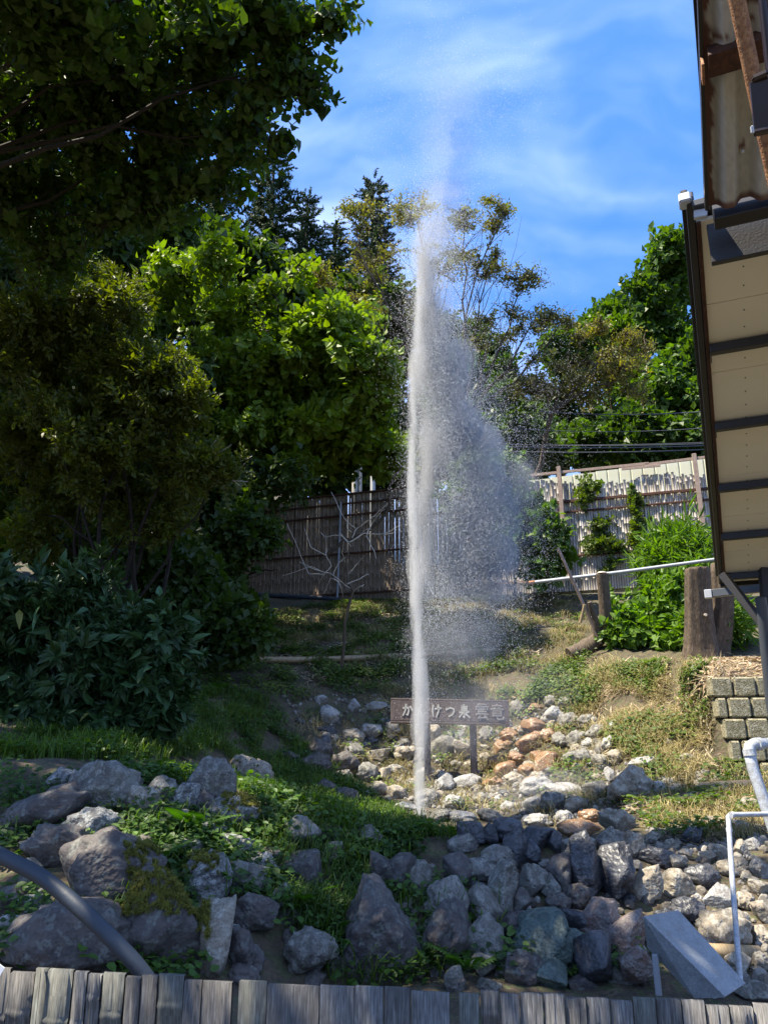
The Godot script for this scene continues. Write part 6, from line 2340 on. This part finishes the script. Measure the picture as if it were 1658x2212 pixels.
# x, y, half width, half height, density, how many puffs
var MIST := [[918, 620, 24, 110, 2.4, 5], [935, 760, 38, 120, 1.8, 5], [980, 800, 40, 110, 1.7, 5], [960, 960, 60, 130, 1.1, 5], [1030, 980, 46, 110, 1.9, 6], [1055, 1130, 55, 110, 2.1, 7], [985, 1160, 55, 110, 1.7, 6], [1040, 1230, 60, 60, 1.6, 5], [925, 1100, 24, 200, 2.0, 5], [1105, 1090, 50, 110, .35, 6], [940, 520, 46, 60, 1.0, 5], [955, 430, 60, 60, .42, 6], [970, 320, 80, 80, .12, 7], [985, 190, 100, 100, .07, 7], [1030, 1270, 90, 50, .9, 5], [1010, 1380, 110, 70, .4, 5], [1040, 1560, 150, 110, .16, 4], [1150, 1720, 120, 70, .22, 4]]


func jet_mist() -> Array:
	# a chain of slim puffs along the rising jet
	var out := []
	var y := 1785.0
	while y > 520.0:
		var x := path_x([[1800, 907, 7], [1720, 906, 10], [1600, 905, 14], [1500, 904, 14], [1420, 903, 12], [1300, 896, 11], [1150, 888, 11], [1000, 887, 11], [900, 891, 11], [800, 898, 11], [700, 903, 11], [620, 908, 13], [500, 920, 18]], y)
		out.append([x[0] + r(-5, 7), y, x[1] * r(.45, 1.4), r(40, 110), r(.8, 1.9) if y > 600 else .8, r(-.05, .05)])
		y -= r(28, 44)
	return out



func mist_puffs() -> Array:
	var out := []
	for e in MIST:
		for k in int(e[5] * 2.0):
			var f := r(.45, .95)
			out.append([e[0] + e[2] * r(-.6, .6), e[1] + e[3] * r(-.65, .65), e[2] * f, e[3] * f * r(.5, .8), e[4] * .72, r(-.25, .25)])
	return out


# ---------------------------------------------------------------- sky
func sky_cover() -> ImageTexture:
	var w := 2048
	var h := 1024
	var n := FastNoiseLite.new()
	n.seed = 77
	n.frequency = 1.0
	n.fractal_octaves = 6
	var bytes := PackedByteArray()
	bytes.resize(w * h * 4)
	bytes.fill(255)
	for j in h / 2:
		var el := PI * (.5 - (j + .5) / h)
		for i in w:
			var az := TAU * (i + .5) / w
			var v := Vector3(cos(el) * sin(az), sin(el), cos(el) * cos(az))
			var q := v / (v.y + .35)
			var warp := Vector3(n.get_noise_2d(q.x * 1.3, q.z * 1.3), 0, n.get_noise_2d(q.x * 1.3 + 40.0, q.z * 1.3))
			q += warp * .14
			var a := n.get_noise_2d(q.x * 1.1 + q.z * .5, q.z * 3.0) * .6 + n.get_noise_2d(q.x * 5.0 + 9.0, q.z * 11.0) * .28
			var big := n.get_noise_2d(q.x * .6 + 3.0, q.z * .6 + 5.0)
			var c := clampf(a * 1.15 + big * 1.0 + .54, 0, 1)
			bytes[(j * w + i) * 4 + 3] = int(255.0 * (c * c * .62 + c * .1))
	for j in range(h / 2, h):
		for i in w:
			bytes[(j * w + i) * 4 + 3] = 0
	return ImageTexture.create_from_image(Image.create_from_data(w, h, false, Image.FORMAT_RGBA8, bytes))


func _ready() -> void:
	nz.seed = 3
	nz.frequency = 0.01
	nz.fractal_octaves = 3
	# camera
	var cam := Camera3D.new()
	cam.name = "camera"
	cam.fov = rad_to_deg(2.0 * atan(1105.5 / F))
	cam.position = EYE
	cam.rotation.x = PITCH
	cam.far = 600.0
	cam.near = 0.05
	add_child(cam)
	# sky
	var env := Environment.new()
	env.tonemap_mode = Environment.TONE_MAPPER_LINEAR
	env.tonemap_exposure = 2.65
	env.background_mode = Environment.BG_SKY
	var sky := Sky.new()
	var sm_ := ProceduralSkyMaterial.new()
	sm_.sky_top_color = lin(.05, .15, .42)
	sm_.sky_horizon_color = lin(.092, .216, .48)
	sm_.sky_curve = .2
	sm_.ground_bottom_color = lin(.06, .06, .05)
	sm_.ground_horizon_color = lin(.1, .1, .09)
	sm_.sky_cover = sky_cover()
	sm_.sky_cover_modulate = Color(.62, .62, .63)
	sm_.sun_angle_max = 1.0
	sky.sky_material = sm_
	env.sky = sky
	env.sdfgi_enabled = true
	env.ssao_enabled = true
	env.ssil_enabled = true
	env.volumetric_fog_enabled = true
	env.volumetric_fog_density = 0.0
	var we := WorldEnvironment.new()
	we.name = "environment"
	we.environment = env
	add_child(we)
	# the sun: high, from the side of the wood and a little behind the viewer
	var sun := DirectionalLight3D.new()
	sun.name = "sun"
	sun.light_energy = 1.6
	sun.light_color = Color(1.0, .96, .88)
	sun.light_angular_distance = .53
	sun.shadow_enabled = true
	sun.sky_mode = DirectionalLight3D.SKY_MODE_LIGHT_ONLY
	add_child(sun)
	sun.look_at_from_position(Vector3(-.444, .891, .094) * 50.0, Vector3.ZERO, Vector3.UP)

	make_materials()
	surf("moss_base", lin(.07, .07, .01), .95)
	var fl := leaf_mat("fern_leaf", .5, Color(.85, 1.0, .3))
	fl.albedo_color = lin(.07, .15, .025)
	var sp := surf("sheet_paint", Color.WHITE, .55)
	sp.vertex_color_use_as_albedo = true
	var pm := surf("pebble", Color.WHITE, .7)
	pm.vertex_color_use_as_albedo = true
	print("materials ", Time.get_ticks_msec())
	make_ground()
	make_back_fence()
	make_roofs()
	print("structure ", Time.get_ticks_msec())
	make_stones()
	print("stones ", Time.get_ticks_msec())
	make_front_fence()
	make_sign()
	make_small_things()
	print("built ", Time.get_ticks_msec())
	make_plants()
	print("plants ", Time.get_ticks_msec(), " baked triangles ", tri_total)
	make_ground_cover()
	print("cover ", Time.get_ticks_msec())
	make_geyser()
	print("done ", Time.get_ticks_msec())
